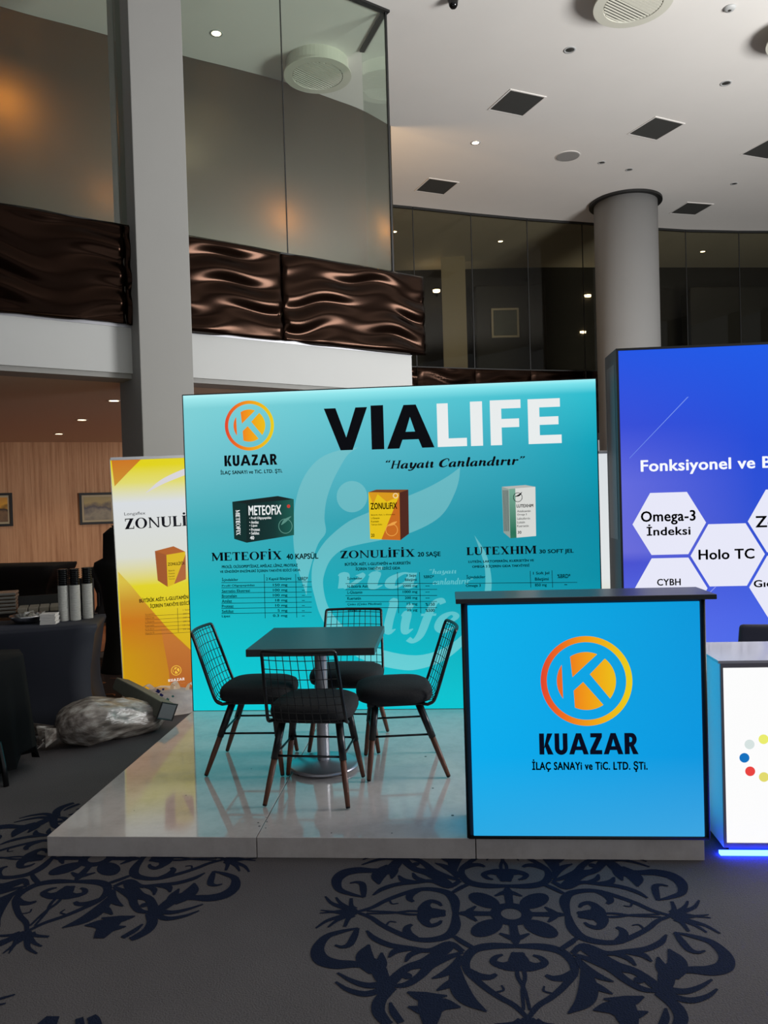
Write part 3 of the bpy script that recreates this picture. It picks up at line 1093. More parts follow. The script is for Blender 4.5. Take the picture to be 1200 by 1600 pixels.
# square grilles
M['grille'] = mat('grille_mesh', (66, 66, 64), .7, noise=.4, nscale=160, bump=.3)
GR = [((2.815, 9.295), (3.09, 8.661), (3.652, 8.965), (3.377, 9.585), 'dark square ceiling grille left of the two nearest, above the lit downlight'),
      ((5.293, 10.491), (5.586, 9.868), (6.153, 10.169), (5.837, 10.813), 'dark square ceiling grille above the round column top'),
      ((1.514, 12.418), (1.81, 11.827), (2.337, 12.092), (2.071, 12.706), 'dark square ceiling grille farthest left, near the tall glass corner'),
      ((7.18, 14.55), (7.33, 13.96), (7.93, 14.15), (7.77, 14.75), 'dark square ceiling grille right of the round column'),
      ((7.62, 11.62), (7.86, 11.02), (8.46, 11.3), (8.2, 11.9), 'dark square ceiling grille at the right edge of the hall')]
for (a, b, c, d, lab) in GR:
    cx = sum(q[0] for q in (a, b, c, d)) / 4; cy = sum(q[1] for q in (a, b, c, d)) / 4
    ang = math.atan2(c[1] - b[1] + d[1] - a[1], c[0] - b[0] + d[0] - a[0])
    t = thing('ceiling_grille', lab, 'ceiling grille', (cx, cy, ZC), ang, 'square ceiling grilles')
    MB().box((-.31, -.31, -.006), (.31, .31, -.001)).build('mesh_panel', M['grille'], t)
    for (u, v) in (((-.335, -.335, -.01), (.335, -.31, 0)), ((-.335, .31, -.01), (.335, .335, 0)), ((-.335, -.31, -.01), (-.31, .31, 0)), ((.31, -.31, -.01), (.335, .31, 0))):
        MB().box(u, v).build('frame_rail', M['plaster'], t)

p = on_z(887, 244, ZC)
t = thing('ceiling_loudspeaker', 'flat round grey loudspeaker disc in the ceiling', 'loudspeaker', (p.x, p.y, ZC))
MB().lathe([(.02, -.012), (.2, -.012), (.215, -.006), (.215, 0)], 32).build('grille', mat('speaker_grille', (150, 148, 146), .7, noise=.2, nscale=150), t)
MB().lathe([(.215, -.008), (.225, -.008), (.225, 0), (.215, 0)], 32, cap=False).build('rim', M['plaster'], t)
p = on_z(708, -4, ZC)
t = thing('dome_camera', 'small black dome camera under the hall ceiling', 'camera', (p.x, p.y, ZC))
MB().lathe([(.001, -.14), (.035, -.13), (.055, -.1), (.06, -.06), (.06, -.03)], 20).build('dome', mat('dome_black', (12, 12, 12), .12), t, smooth=True)
MB().lathe([(.07, -.035), (.075, -.03), (.075, 0), (.07, 0)], 20).build('base', M['white_paint'], t)
p = on_z(1140, 12, ZC)
t = thing('smoke_detector', 'small flat white detector near the top right of the ceiling', 'detector', (p.x, p.y, ZC))
MB().lathe([(.03, -.035), (.06, -.03), (.075, -.012), (.08, 0)], 20).build('body', M['white_paint'], t, smooth=True)
MB().lathe([(.01, -.042), (.02, -.04), (.025, -.03)], 12).build('sensor', M['lamp_off'], t)

# ================================================================== THE STAND
# platform of three boards
M['gloss_white'] = mat('gloss_white', (196, 190, 188), .1, spec=.6, noise=.05, nscale=3)
def gloss_boards():
    m, nt, b = new_mat('glossy_board')
    tc = nt.nodes.new('ShaderNodeTexCoord')
    n = nt.nodes.new('ShaderNodeTexNoise'); n.inputs['Scale'].default_value = 5; n.inputs['Detail'].default_value = 6; n.inputs['Roughness'].default_value = .75
    nt.links.new(tc.outputs['Object'], n.inputs['Vector'])
    nt.links.new(ramp_node(nt, [(.25, (186, 178, 174)), (.55, (206, 199, 195)), (.8, (212, 206, 203))], n.outputs['Fac']), b.inputs['Base Color'])
    r = nt.nodes.new('ShaderNodeMapRange'); r.inputs[1].default_value = .3; r.inputs[2].default_value = .8; r.inputs[3].default_value = .03; r.inputs[4].default_value = .12
    nt.links.new(n.outputs['Fac'], r.inputs[0])
    nt.links.new(r.outputs[0], b.inputs['Roughness'])
    b.inputs['Specular IOR Level'].default_value = 1.0
    return m
M['board'] = gloss_boards()
stage = thing('platform', 'low glossy white platform carrying the table and counter', 'platform', (0, 0, 0))
for k in range(3):
    MB().box((k + .002, 0, 0), (k + .998, 2.2, HS)).build('board', M['board'], stage, bevel=.002)
sp = MB()
for (x, y, r) in [(.985, .12, .006), (.97, .16, .005), (1.02, .1, .004), (1.01, .17, .004), (1.34, .05, .004), (1.62, .05, .004), (.995, .22, .003), (1.75, 1.1, .008), (.75, .9, .004), (.3, .3, .003), (.5, .5, .004), (1.8, .6, .006), (1.9, .25, .008)]:
    sp.lathe([(r, HS + .0002), (r * .9, HS + .0006)], 7, (x, y, 0))
sp.build('scuff_marks', M['dark_trim'], stage)['label'] = 'small dark scuffs on the boards'

# ---- turquoise light wall
WY = 2.127
wall = thing('light_wall', 'large turquoise backlit display wall with headline lettering behind the table', 'display wall', (0, WY, HS))
WH = 2.343
face_mat = lit('turquoise_print_led_glow', None, 1.0,  # print colours, with LED brightening along the top edge painted in
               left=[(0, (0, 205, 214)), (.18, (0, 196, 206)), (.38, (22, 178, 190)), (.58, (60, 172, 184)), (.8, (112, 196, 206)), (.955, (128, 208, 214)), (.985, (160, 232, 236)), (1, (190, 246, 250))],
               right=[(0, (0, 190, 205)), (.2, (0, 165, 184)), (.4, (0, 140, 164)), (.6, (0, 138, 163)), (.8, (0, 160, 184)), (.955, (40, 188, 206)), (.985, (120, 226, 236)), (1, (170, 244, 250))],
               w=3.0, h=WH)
MB().box((0, 0, 0), (3, .1, WH)).build('frame', M['dark_trim'], wall)
W = Sign(wall, -.003)
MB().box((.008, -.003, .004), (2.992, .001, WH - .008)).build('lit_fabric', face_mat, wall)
MB().box((.02, .1, .02), (2.98, .103, WH - .02)).build('back_glow', lit('white_glow', (250, 252, 252), 1.2), wall)  # glowing sheet added on the back to brighten the carrier bag
MB().box((-.003, .012, .02), (0, .088, WH - .02)).build('side_glow', lit('side_glow', (244, 250, 250), 3.2), wall)  # unseen glowing strip added on the side, also for the bag
wm = lit('pale_watermark', None, 1.0,
         left=[(0, (120, 218, 224)), (.3, (98, 200, 208)), (.6, (106, 186, 194)), (1, (130, 202, 210))],
         right=[(0, (100, 210, 216)), (.3, (84, 188, 198)), (.6, (92, 174, 186)), (1, (104, 192, 202))], w=3, h=WH)
def smoothloop(sign, pts, n=4):
    P = [sign.at(*p) for p in pts]
    return [[(v.x, v.y) for v in catmull([(p[0], p[1], 0) for p in P], n)]]
fig = []
fig.append(smoothloop(W, [(560, 699), (545, 709), (534, 725), (520, 752), (510, 782), (507, 810), (509, 832), (497, 850), (487, 880), (481, 905), (479, 931)])[0]
           + smoothloop(W, [(479, 931), (473, 912), (466, 890), (460, 862), (458, 830), (460, 796), (467, 764), (480, 737), (500, 716), (528, 704), (560, 699)])[0][1:-1])
fig = [[fig[0]]]
leaf_top = smoothloop(W, [(719, 730), (700, 744), (672, 760), (640, 774), (604, 788), (575, 801), (546, 814), (520, 834), (502, 854), (489, 880), (487, 910), (492, 934), (500, 960), (516, 988), (545, 1018), (580, 1036), (624, 1046), (652, 1046), (690, 1034), (720, 1012), (745, 985), (762, 950), (768, 918), (766, 890), (758, 862), (741, 836)])[0]
leaf_bot = smoothloop(W, [(741, 836), (752, 866), (758, 892), (757, 925), (746, 958), (722, 992), (690, 1014), (650, 1024), (600, 1016), (560, 998), (530, 972), (512, 946), (505, 916), (507, 896), (517, 874), (536, 858), (560, 851), (600, 843), (640, 833), (676, 816), (696, 798), (710, 772), (717, 750), (719, 730)])[0]
fig.append([leaf_top + leaf_bot[1:-1]])
fig.append([[W.at(550 + 24 * math.cos(2 * PI * k / 40), 776 + 24.5 * math.sin(2 * PI * k / 40)) for k in range(40)]])
W.put('watermark_figure', fig, wm, .0006, label='pale leaf-like figure curling into a ring')
def script(sign, s, bl, tr, ref=None):
    g = typeset(s, script_glyph, .05, .22)
    return sign.fit(g, bl, tr, ref)
W.put('watermark_words', script(W, 'via', (528, 922), (652, 883)), wm, .0009)
wg = typeset('life', script_glyph, .05, .22)
W.put('watermark_words', W.fit(wg, (600, 1006), (717, 932)), wm, .0009)
W.put('watermark_words', script(W, '“hayatı', (671, 899), (713, 888)), wm, .0009)
W.put('watermark_words', script(W, 'canlandırır”', (676, 914), (739, 902)), wm, .0009)

def ring_grad(tagname):
    def f(cx, R):
        return lit(tagname, None, 1.0, horiz=[(0, (222, 64, 42)), (.25, (236, 110, 24)), (.55, (240, 160, 14)), (1, (232, 206, 20))], x0=cx - R, w=2 * R)
    return f
W.logo('ring_logo', (389.7, 665), 38.5, ring_grad('logo_print_wall'))
W.put('logo_lettering', W.fit(typeset('KUAZAR', sans_glyph, .09), (351, 729), (433, 709)), M['black_ink'])
W.text('logo_lettering', 'İLAÇ SANAYi ve TiC. LTD. ŞTi.', (345, 743), (441, 731), M['black_ink'], .035, 1.05)
white_ink = lit('white_print', (232, 236, 236), 1.0)
for ch, bl, tr, m in [('V', (508, 704.5), (573.5, 636), 0), ('I', (581, 702.5), (598.5, 633), 0), ('A', (605, 701.5), (677, 631), 0),
                      ('L', (684, 698.5), (728, 629), 1), ('I', (736, 697), (753, 627), 1), ('F', (767, 696), (813, 624), 1), ('E', (826, 694), (876, 622), 1)]:
    W.put('headline_letter', W.fit(sans_glyph(ch)[0], bl, tr), white_ink if m else M['black_ink'])
W.put('slogan', script(W, '“Hayatı Canlandırır”', (603, 737), (820, 711)), M['black_ink'])

def draw_ink(name, rgb, s=1.0):
    return lit('print_' + name, rgb, s)
# product pictures printed on the wall
W.pxpoly('box_picture', [(363, 784), (385, 787), (385.5, 848), (366, 842)], draw_ink('deep_green', (8, 44, 42)))
W.pxpoly('box_picture', [(385, 787), (459, 780), (459.5, 836), (385.5, 848)], lit('print_green', None, 1, horiz=[(0, (6, 30, 30)), (.6, (10, 50, 48)), (1, (24, 92, 80))], x0=.42, w=.4))
W.pxpoly('box_picture', [(363, 784), (434, 775), (459, 780), (385, 787)], draw_ink('black_green', (14, 30, 30)))
W.text('picture_lettering', 'METEOFiX', (389, 805), (439, 789), white_ink, .03, 1.05)
for i, w_ in enumerate((424, 404, 402, 406, 405)):
    W.text('picture_lettering', ['• Prolil Oligopeptidaz', '• Amilaz', '• Lipaz', '• Proteaz', '• Selülaz'][i], (390, 813 + i * 5.7 - .4), (w_, 808.4 + i * 5.7 - (1.5 if i == 0 else .5)), white_ink, .02)
W.text('picture_lettering', '40', (391, 843), (397, 837.5), white_ink, .03)
g = typeset('METEOFIX', lambda c: (sans_glyph(c) if c in 'FEI' else serif_glyph(c)), .1)
x0, y0, x1, y1 = bounds(g)
a, b = W.at(368, 797), W.at(376, 836)
gv = []
for s in g:
    q = lambda p: (a[0] + (p[1] - y0) / (y1 - y0) * (b[0] - a[0]), a[1] + (p[0] - x0) / (x1 - x0) * (b[1] - a[1]))
    gv.append(('S', [q(p) for p in s[1]], [q(p) for p in s[2]]) if s[0] == 'S' else [[q(p) for p in l] for l in s])
W.put('picture_lettering', gv, white_ink)
W.put('picture_emblem', [[ell(*W.at(451, 791), .013, .013, 20)]], draw_ink('red', (190, 60, 50)), .0018)
ec = W.at(446, 822)
W.put('picture_emblem', [[ell(ec[0], ec[1], .052, .055, 32), ell(ec[0], ec[1], .047, .05, 32)], stroke([(ec[0] - .03, ec[1] + .01), (ec[0], ec[1] + .04), (ec[0] + .045, ec[1] + .07)], [.005, .022, .004])], draw_ink('pale_green', (88, 140, 128)), .0018)

zyel = lit('print_yellow', None, 1, left=[(0, (224, 188, 10)), (1, (226, 170, 16))], h=1)
W.pxpoly('box_picture', [(575.6, 769), (624, 770), (625.6, 844), (578.4, 842)], draw_ink('yellow', (226, 190, 16)))
W.pxpoly('box_picture', [(624, 770), (638, 765), (639, 834), (625.6, 844)], draw_ink('brown', (76, 34, 22)))
W.pxpoly('box_picture', [(575.6, 769), (588, 765), (638, 765), (624, 770)], draw_ink('dark_brown', (120, 66, 26)))
W.pxpoly('box_picture', [(624, 774), (625.6, 844), (596, 843), (610, 808)], draw_ink('rust', (196, 104, 24)), .0014)
W.pxpoly('box_picture', [(575.6, 769), (624, 770), (624, 776), (604, 784), (590, 772), (583, 788)], draw_ink('amber', (214, 150, 20)), .0013)
W.text('picture_lettering', 'ZONULiFiX', (579.5, 796), (620, 785), M['black_ink'], .035, 1.05)
for i, (w_, s_) in enumerate(((617, 'Bütirik Asit, L-Glutamin'), (593, 'L-Glutamin'), (592, 'Kuersetin'), (597, 'Takviye Edici'))):
    W.text('picture_lettering', s_, (580, 806 + i * 5.2), (w_, 802.6 + i * 5.2), M['black_ink'], .01)
W.text('picture_lettering', '20', (580, 839), (585, 834), M['black_ink'], .02)
ec = W.at(612, 828)
W.put('picture_emblem', [[ell(ec[0], ec[1], .045, .045, 32), ell(ec[0], ec[1], .04, .04, 32)], stroke([(ec[0] - .03, ec[1] + .03), (ec[0] + .01, ec[1] + .045), (ec[0] + .04, ec[1] + .06)], [.004, .02, .004])], draw_ink('peach', (232, 160, 70)), .0018)
W.put('picture_emblem', [[ell(*W.at(618, 774.5), .02, .02, 20), ell(*W.at(618, 774.5), .012, .012, 20)]], draw_ink('cream', (240, 206, 150)), .0018)

W.pxpoly('box_picture', [(784, 760.6), (795, 764), (797.5, 841), (786.7, 832)], draw_ink('grey_green', (140, 158, 152)))
W.pxpoly('box_picture', [(795, 764), (836.5, 760.6), (837.6, 837.5), (797.5, 841)], draw_ink('paper', (212, 214, 210)))
W.pxpoly('box_picture', [(784, 760.6), (821, 757.8), (836.5, 760.6), (795, 764)], draw_ink('paper_shade', (178, 180, 176)))
W.pxpoly('box_picture', [(795.2, 764), (805, 763.2), (807, 840.2), (797.5, 841)], lit('print_jade', None, 1, left=[(.3, (100, 160, 132)), (.55, (36, 110, 84)), (.7, (120, 170, 150))], h=2.3), .0014)
for i in range(5):
    W.pxpoly('box_picture', [(785.5 + i * 1.9, 766), (786.3 + i * 1.9, 766), (788.4 + i * 1.7, 830), (787.6 + i * 1.7, 830)], draw_ink('dark_grey', (60, 66, 66)), .0014)
W.text('picture_lettering', 'LUTEXHiM', (807.5, 793), (833, 787.5), M['black_ink'], .03)
for i, (w_, s_) in enumerate(((829, 'Astaksantin'), (823, 'Omega 3'), (828, 'Laktoferrin'), (820, 'Lutein'), (826, 'Kuersetin'))):
    W.text('picture_lettering', s_, (808, 800.5 + i * 5.8), (w_, 796.4 + i * 5.8), M['black_ink'], .005)
W.text('picture_lettering', '30', (809, 834), (814.5, 829.5), M['black_ink'], .02)
ec = W.at(809, 777)
W.put('picture_emblem', [[ell(ec[0], ec[1], .033, .034, 30), ell(ec[0], ec[1], .029, .03, 30)], stroke([(ec[0] - .02, ec[1] + .005), (ec[0] + .01, ec[1] + .015), (ec[0] + .03, ec[1] + .036)], [.003, .012, .003])], M['black_ink'], .0018)

# captions
def serif(sign, s, bl, tr, name='product_name', m=None, ref_cap=True):
    g = typeset(s, serif_glyph, .07)
    x0, y0, x1, y1 = bounds(g)
    return sign.put(name, sign.fit(g, bl, tr, (x0, 0, x1, 1)), m or M['black_ink'])
serif(W, 'METEOFİX', (331, 876.5), (440, 861))
serif(W, 'ZONULİFİX', (532, 872.5), (648, 858))
serif(W, 'LUTEXHIM', (729, 867.5), (838, 852.5))
W.text('pack_size', '40 KAPSÜL', (448, 874), (497, 862.5), M['black_ink'], .03)
W.text('pack_size', '20 SAŞE', (653, 871.5), (688, 861.5), M['black_ink'], .03)
W.text('pack_size', '30 SOFT JEL', (843, 866.5), (896, 857.5), M['black_ink'], .03)
for s_, bl, tr in [('PROLİL OLİGOPEPTİDAZ, AMİLAZ, LİPAZ, PROTEAZ', (347, 888.5), (465, 879.5)), ('VE SİNDİRİM ENZİMLERİ İÇEREN TAKVİYE EDİCİ GIDA', (344, 896), (469, 887.5)),
                   ('BÜTİRİK ASİT, L-GLUTAMİN ve KUERSETİN', (539, 884.5), (641, 876)), ('İÇEREN TAKVİYE EDİCİ GIDA', (556, 892), (625, 884)),
                   ('LUTEİN, LAKTOFERRİN, KUERSETİN VE', (732, 880), (834, 872.5)), ('OMEGA 3 İÇEREN GIDA TAKVİYESİ', (738, 888), (827, 880.5))]:
    W.text('caption', s_, bl, tr, M['black_ink'], .035)

def hline(x0, y0, x1, y1, t=.8):
    return [[W.at(x0, y0), W.at(x1, y1), W.at(x1, y1 + t), W.at(x0, y0 + t)]]
def vline(x0, y0, x1, y1, t=.8):
    return [[W.at(x0, y0), W.at(x0 + t, y0), W.at(x1 + t, y1), W.at(x1, y1)]]
L = [hline(346, 910 + k * 8.05, 487, 908.6 + k * 7.95) for k in range(7)] + [vline(412.5, 897, 414, 966), vline(461.5, 897, 463.5, 965)]
L += [hline(540, 911.5 + k * 9.4, 683, 911 + k * 9.5) for k in range(5)] + [vline(620.5, 894, 622.5, 958), vline(655, 894, 657, 958)]
L += [hline(727, 911, 902, 909.5)] + [vline(828, 892, 829, 918), vline(862, 891, 863, 918)]
W.put('table_rules', L, M['black_ink'], .0012)
cells = [('İçindekiler', 347, 909, 372, 902), ('2 Kapsül Bileşimi', 416, 908, 455, 901.5), ('%BRD*', 465, 907, 481, 901)]
for k, (n_, q) in enumerate((('Prolil Oligopeptidaz', '150 mg'), ('Serratio Ekstresi', '100 mg'), ('Bromelain', '100 mg'), ('Amilaz', '18 mg'), ('Proteaz', '10 mg'), ('Selülaz', '5 mg'), ('Lipaz', '0.3 mg'))):
    y = 917.6 + k * 8.0
    cells += [(n_, 347, y, 347 + 2.55 * len(n_), y - 5), (q, 449 - 3.7 * len(q), y - .6, 449, y - 6), ('--', 472, y - 3, 476, y - 3.8)]
cells += [('İçindekiler', 543, 906.5, 566, 900.5), ('1 Saşe', 636, 902, 650, 897), ('Bileşimi', 633, 909, 651, 903.5), ('%BRD*', 662, 903.5, 678, 898.5)]
for k, (n_, q, r_) in enumerate((('N-Bütirik Asit', '2000 mg', '--'), ('L-Glutamin', '1000 mg', '--'), ('Kuersetin', '200 mg', '--'), ('Çinko (Çinko Pikolinat)', '15 mg', '%150'), ('Vitamin D', '25 µg', '%500'))):
    y = 918.5 + k * 9.4
    cells += [(n_, 543, y, 543 + 2.3 * len(n_), y - 5), (q, 652 - 3.2 * len(q), y, 652, y - 5.5), (r_, 665, y - (2.5 if r_ == '--' else 0), 671 if r_ == '--' else 679, y - (3.3 if r_ == '--' else 5))]
cells += [('İçindekiler', 729, 905, 758, 897.5), ('1 Soft Jel', 833, 899, 858, 893), ('Bileşimi', 836, 908.5, 857, 902), ('%BRD*', 871, 903.5, 891, 896.5), ('Omega 3', 728, 918.3, 751, 912.5), ('850 mg', 836, 917.5, 854, 911.5), ('--', 882, 914, 886, 913)]
for (s_, x0, y0, x1, y1) in cells:
    W.text('table_entry', s_, (x0, y0), (x1, y1), M['black_ink'], .022)

# ---- counter
cnt = thing('counter', 'turquoise-blue backlit counter with a black top and round orange emblem', 'counter', (1.97, 0, HS + .001))
CW, CH, CD = 1.045, 1.06, .26
cmat = lit('sky_blue_print', None, 1.0, left=[(0, (40, 168, 226)), (.35, (0, 172, 236)), (1, (0, 178, 232))], right=[(0, (60, 164, 224)), (.35, (0, 150, 222)), (1, (0, 150, 216))], w=CW, h=CH)
MB().box((0, .0, 0), (CW, CD, CH)).build('body', mat('counter_fabric', (20, 60, 90), .6), cnt, bevel=.006)
MB().box((.022, -.006, .012), (CW - .016, 0, CH - .012)).build('lit_front', cmat, cnt, bevel=.004)
MB().box((-.004, .03, .016), (0.0, CD - .03, CH - .02)).build('lit_side', lit('sky_blue_side_left', (0, 160, 226)), cnt)
MB().box((CW, .03, .016), (CW + .004, CD - .03, CH - .02)).build('lit_side', lit('sky_blue_side', (0, 172, 232)), cnt)
edge = MB()
for (x, y) in ((0, -.004), (CW, -.004)):
    edge.tube([(x, y, .004), (x, y, CH)], .008, 8)
edge.tube([(0, -.004, .006), (CW, -.004, .006)], .008, 8)
edge.build('dark_piping', M['dark_trim'], cnt, smooth=True)
MB().box((-.03, -.045, CH), (CW + .045, .23, CH + .022)).build('counter_top', mat('black_laminate', (38, 42, 50), .3, spec=.5), cnt, bevel=.003)
K = Sign(cnt, -.006)
K.logo('ring_logo', (916, 1064), 72, ring_grad('logo_print_counter'))
navy_ink = mat('navy_ink', (16, 28, 74), .55, spec=.2)
K.put('logo_lettering', K.fit(typeset('KUAZAR', sans_glyph, .07), (843, 1179.5), (997, 1145)), navy_ink)
K.text('logo_lettering', 'İLAÇ SANAYi ve TiC. LTD. ŞTi.', (832, 1206), (1011, 1186), navy_ink, .04, 1.08)

# ================================================================== TABLE AND CHAIRS
M['table_top'] = mat('dark_oak', (50, 54, 54), .35, noise=.25, nscale=40)
tb = thing('pedestal_table', 'square dark-topped table on a single steel pedestal with round base', 'table', (1.17, .92, HS + .001))
MB().box((-.345, -.345, .712), (.345, .345, .752)).build('table_top', M['table_top'], tb, bevel=.003)
MB().lathe([(.036, .025), (.036, .70), (.12, .702), (.12, .712)], 28).build('pedestal', M['brushed_steel'], tb, smooth=False)
MB().lathe([(.185, .008), (.198, .012), (.2, .02), (.19, .03), (.05, .042), (.036, .05)], 48).build('base_disc', M['brushed_steel'], tb, smooth=True)
for k in range(4):
    a = k * PI / 2 + PI / 4
    MB().lathe([(.014, 0), (.016, .01)], 10, (.17 * math.cos(a), .17 * math.sin(a), 0)).build('glide', M['rubber'], tb)

def make_chair():
    """faces +y"""
    t = thing('wire_chair', 'black wire-back chair', 'chair', (0, 0, 0), 0, 'wire-back chairs at the square table')
    # padded seat: superellipse rings
    rings = [(.86, .408), (.97, .416), (1.0, .434), (1.0, .455), (.965, .474), (.84, .488), (.5, .496), (.05, .499)]
    mb = MB()
    n = 40
    for (k, z) in rings:
        for i in range(n):
            a = 2 * PI * i / n
            c, s = math.cos(a), math.sin(a)
            x = .222 * k * math.copysign(abs(c) ** .62, c) * (1 - .05 * s)
            y = .215 * k * math.copysign(abs(s) ** .62, s)
            mb.v.append((x, y, z))
    for j in range(len(rings) - 1):
        for i in range(n):
            a, b = j * n + i, j * n + (i + 1) % n
            mb.f.append((a, b, b + n, a + n))
    mb.f.append(tuple(range(n - 1, -1, -1)))
    mb.f.append(tuple((len(rings) - 1) * n + i for i in range(n)))
    mb.build('seat_cushion', M['black_fabric'], t, smooth=True)
    # back: height profile (offset back, z), half width by height
    prof = [(-.17, .405), (-.205, .425), (-.235, .5), (-.262, .58), (-.292, .67), (-.322, .76), (-.338, .80)]
    P = catmull([(0, a, b) for a, b in prof], 5)
    zs = [p.z for p in P]
    def hw(z):
        u = (z - .405) / .395
        return .205 - .02 * u
    def pt(u, v):  # u -1..1, v 0..1
        i = v * (len(P) - 1)
        k = min(int(i), len(P) - 2)
        p = P[k].lerp(P[k + 1], i - k)
        w = hw(p.z)
        return (u * w, p.y - .03 * (1 - u * u) , p.z)
    fr = [pt(-1, k / 24) for k in range(23)]
    top = [pt(-1, .96), pt(-.985, .985), pt(-.93, 1.0)] + [pt(-.93 + 1.86 * k / 10, 1.0) for k in range(1, 10)] + [pt(.93, 1.0), pt(.985, .985), pt(1, .96)]
    fr = fr + top + [pt(1, k / 24) for k in range(22, -1, -1)]
    fr += [(.15, -.1, .403), (-.15, -.1, .403)]
    MB().tube(fr, .009, 8, closed=True).build('back_frame', M['black_metal'], t, smooth=True)
    wires = MB()
    for k in range(1, 10):
        u = -1 + 2 * k / 10
        wires.tube([pt(u, v / 14) for v in range(15)], .0022, 4, caps=False)
    for k in range(1, 11):
        v = k / 11
        wires.tube([pt(-1 + 2 * i / 10, v) for i in range(11)], .0022, 4, caps=False)
    wires.build('wire_grid', M['black_metal'], t, smooth=True)
    # under-seat frame
    MB().box((-.17, -.16, .392), (.17, .16, .412)).build('seat_pan', M['black_metal'], t, bevel=.004)
    feet = {(-1, -1): (-.215, -.275), (1, -1): (.215, -.275), (-1, 1): (-.215, .165), (1, 1): (.215, .165)}
    tops = {(-1, -1): (-.15, -.125), (1, -1): (.15, -.125), (-1, 1): (-.15, .115), (1, 1): (.15, .115)}
    mid = {}
    for k in feet:
        a = Vector((*tops[k], .40)); b = Vector((*feet[k], 0.0))
        m1 = a.lerp(b, .46)
        mid[k] = a.lerp(b, .42)
        lg = MB().tube([a.lerp(b, .40), a.lerp(b, .7), a.lerp(b, .972)], [.0165, .0155, .0115], 12).build('leg', M['walnut'], t, smooth=True)
        MB().tube([a, m1], [.021, .019], 12).build('leg_socket', M['black_metal'], lg, smooth=True)
        MB().tube([a.lerp(b, .97), a.lerp(b, .99)], [.0122, .0095], 10).build('foot_glide', M['rubber'], lg)
    for (p, q) in (((-1, -1), (1, -1)), ((-1, 1), (1, 1)), ((-1, -1), (-1, 1)), ((1, -1), (1, 1))):
        MB().tube([mid[p], mid[q]], .006, 8).build('stretcher', M['black_metal'], t, smooth=True)
    return t

def copy_tree(o, parent=None):
    c = o.copy()
    COL.objects.link(c)
    c.parent = parent
    for ch in list(o.children):
        copy_tree(ch, c)
    return c

chair0 = make_chair()
chairs = [((.795, .99), -90, 'black wire-back chair on the left of the square table'),
          ((1.19, .605), -4, 'black wire-back chair nearest the viewer, its back to us'),
          ((1.585, .925), 98, 'black wire-back chair on the right of the square table, next to the counter'),
          ((1.262, 1.325), 177, 'black wire-back chair behind the table, in front of the turquoise wall')]
made = [chair0] + [copy_tree(chair0) for _ in range(3)]
for o, (p, a, lab) in zip(made, chairs):
    o.location = (p[0], p[1], HS + .001)
    o.rotation_euler = (0, 0, math.radians(a))
    o['label'] = lab

# ================================================================== NEIGHBOURING STAND ON THE RIGHT
BY = 1.9
bl = thing('blue_light_wall', 'royal blue backlit display wall with white hexagons at the right', 'display wall', (3.088, BY, 0))
BH = 2.595
MB().box((0, 0, 0), (3, .36, BH)).build('frame', mat('slate_frame', (92, 104, 112), .6), bl)
bface = lit('royal_blue_print', None, 1.0, left=[(0, (96, 120, 236)), (.28, (88, 108, 232)), (.44, (70, 78, 206)), (.47, (104, 106, 216)), (.65, (96, 104, 220)), (.8, (50, 74, 214)), (1, (22, 82, 226))],
            right=[(0, (84, 118, 240)), (.3, (70, 98, 228)), (.5, (40, 76, 208)), (.75, (16, 70, 214)), (1, (0, 84, 228))], w=.9, h=BH)
MB().box((.016, -.004, .01), (2.984, .001, BH - .016)).build('lit_fabric', bface, bl)
MB().box((0, -.008, BH - .014), (3, 0, BH)).build('top_profile', M['dark_trim'], bl)
MB().box((0, -.008, 0), (.012, 0, BH - .014)).build('side_profile', M['dark_trim'], bl)
MB().box((-.002, .06, 1.3), (0, .3, 2.5)).build('joint_plate', mat('pale_slate', (120, 132, 140), .5), bl)
Bs = Sign(bl, -.004)
hexmat = lit('hexagon_white', (230, 231, 247), 1.0)
R = (Bs.at(1103, 819)[0] - Bs.at(988, 820)[0]) / 2
hc = Bs.at(1045.5, 818)
def hexa(cx, cz):
    return [[(cx + R * math.cos(PI / 3 * k), cz + R * math.sin(PI / 3 * k)) for k in range(6)]]
sx, sz = 1.5 * R * 1.04, .866 * R * 1.055
for (i, j) in ((0, 0), (1, -1), (0, -2), (2, 0), (2, -2)):
    Bs.put('hexagon', [hexa(hc[0] + i * sx, hc[1] + j * sz)], hexmat, .001)
ink2 = mat('dark_ink', (16, 18, 34), .55, spec=.2)
wbold = lit('white_lettering', (244, 246, 252), 1.0)
Bs.text('heading', 'Fonksiyonel ve B', (1002, 742.5), (1205, 713), wbold, .028, 1.05)
Bs.text('hexagon_lettering', 'Omega-3', (1002, 820.5), (1086, 797), ink2, .026, 1.05)
Bs.text('hexagon_lettering', 'İndeksi', (1011, 837), (1078, 818), ink2, .026, 1.05)
Bs.text('hexagon_lettering', 'Holo TC', (1092, 874.5), (1178, 857), ink2, .026, 1.05)
Bs.text('hexagon_lettering', 'CYBH', (1027, 915), (1063, 904), ink2, .026, 1.05)
Bs.text('hexagon_lettering', 'OR', (1073, 929), (1091, 920), ink2, .026, 1.05)
Bs.text('hexagon_lettering', 'Zo', (1181, 824), (1213, 806), ink2, .026, 1.05)
Bs.text('hexagon_lettering', 'Gıd', (1178, 917.5), (1206, 906), ink2, .026, 1.05)
Bs.pxpoly('light_streak', [(983, 716), (984, 716), (1076, 620), (1074, 620)], lit('streak', (110, 140, 236)), .0008)
Bs.pxpoly('light_streak', [(1104, 930), (1105.5, 930), (1119, 917), (1117, 917)], lit('streak2', (140, 150, 236)), .0008)

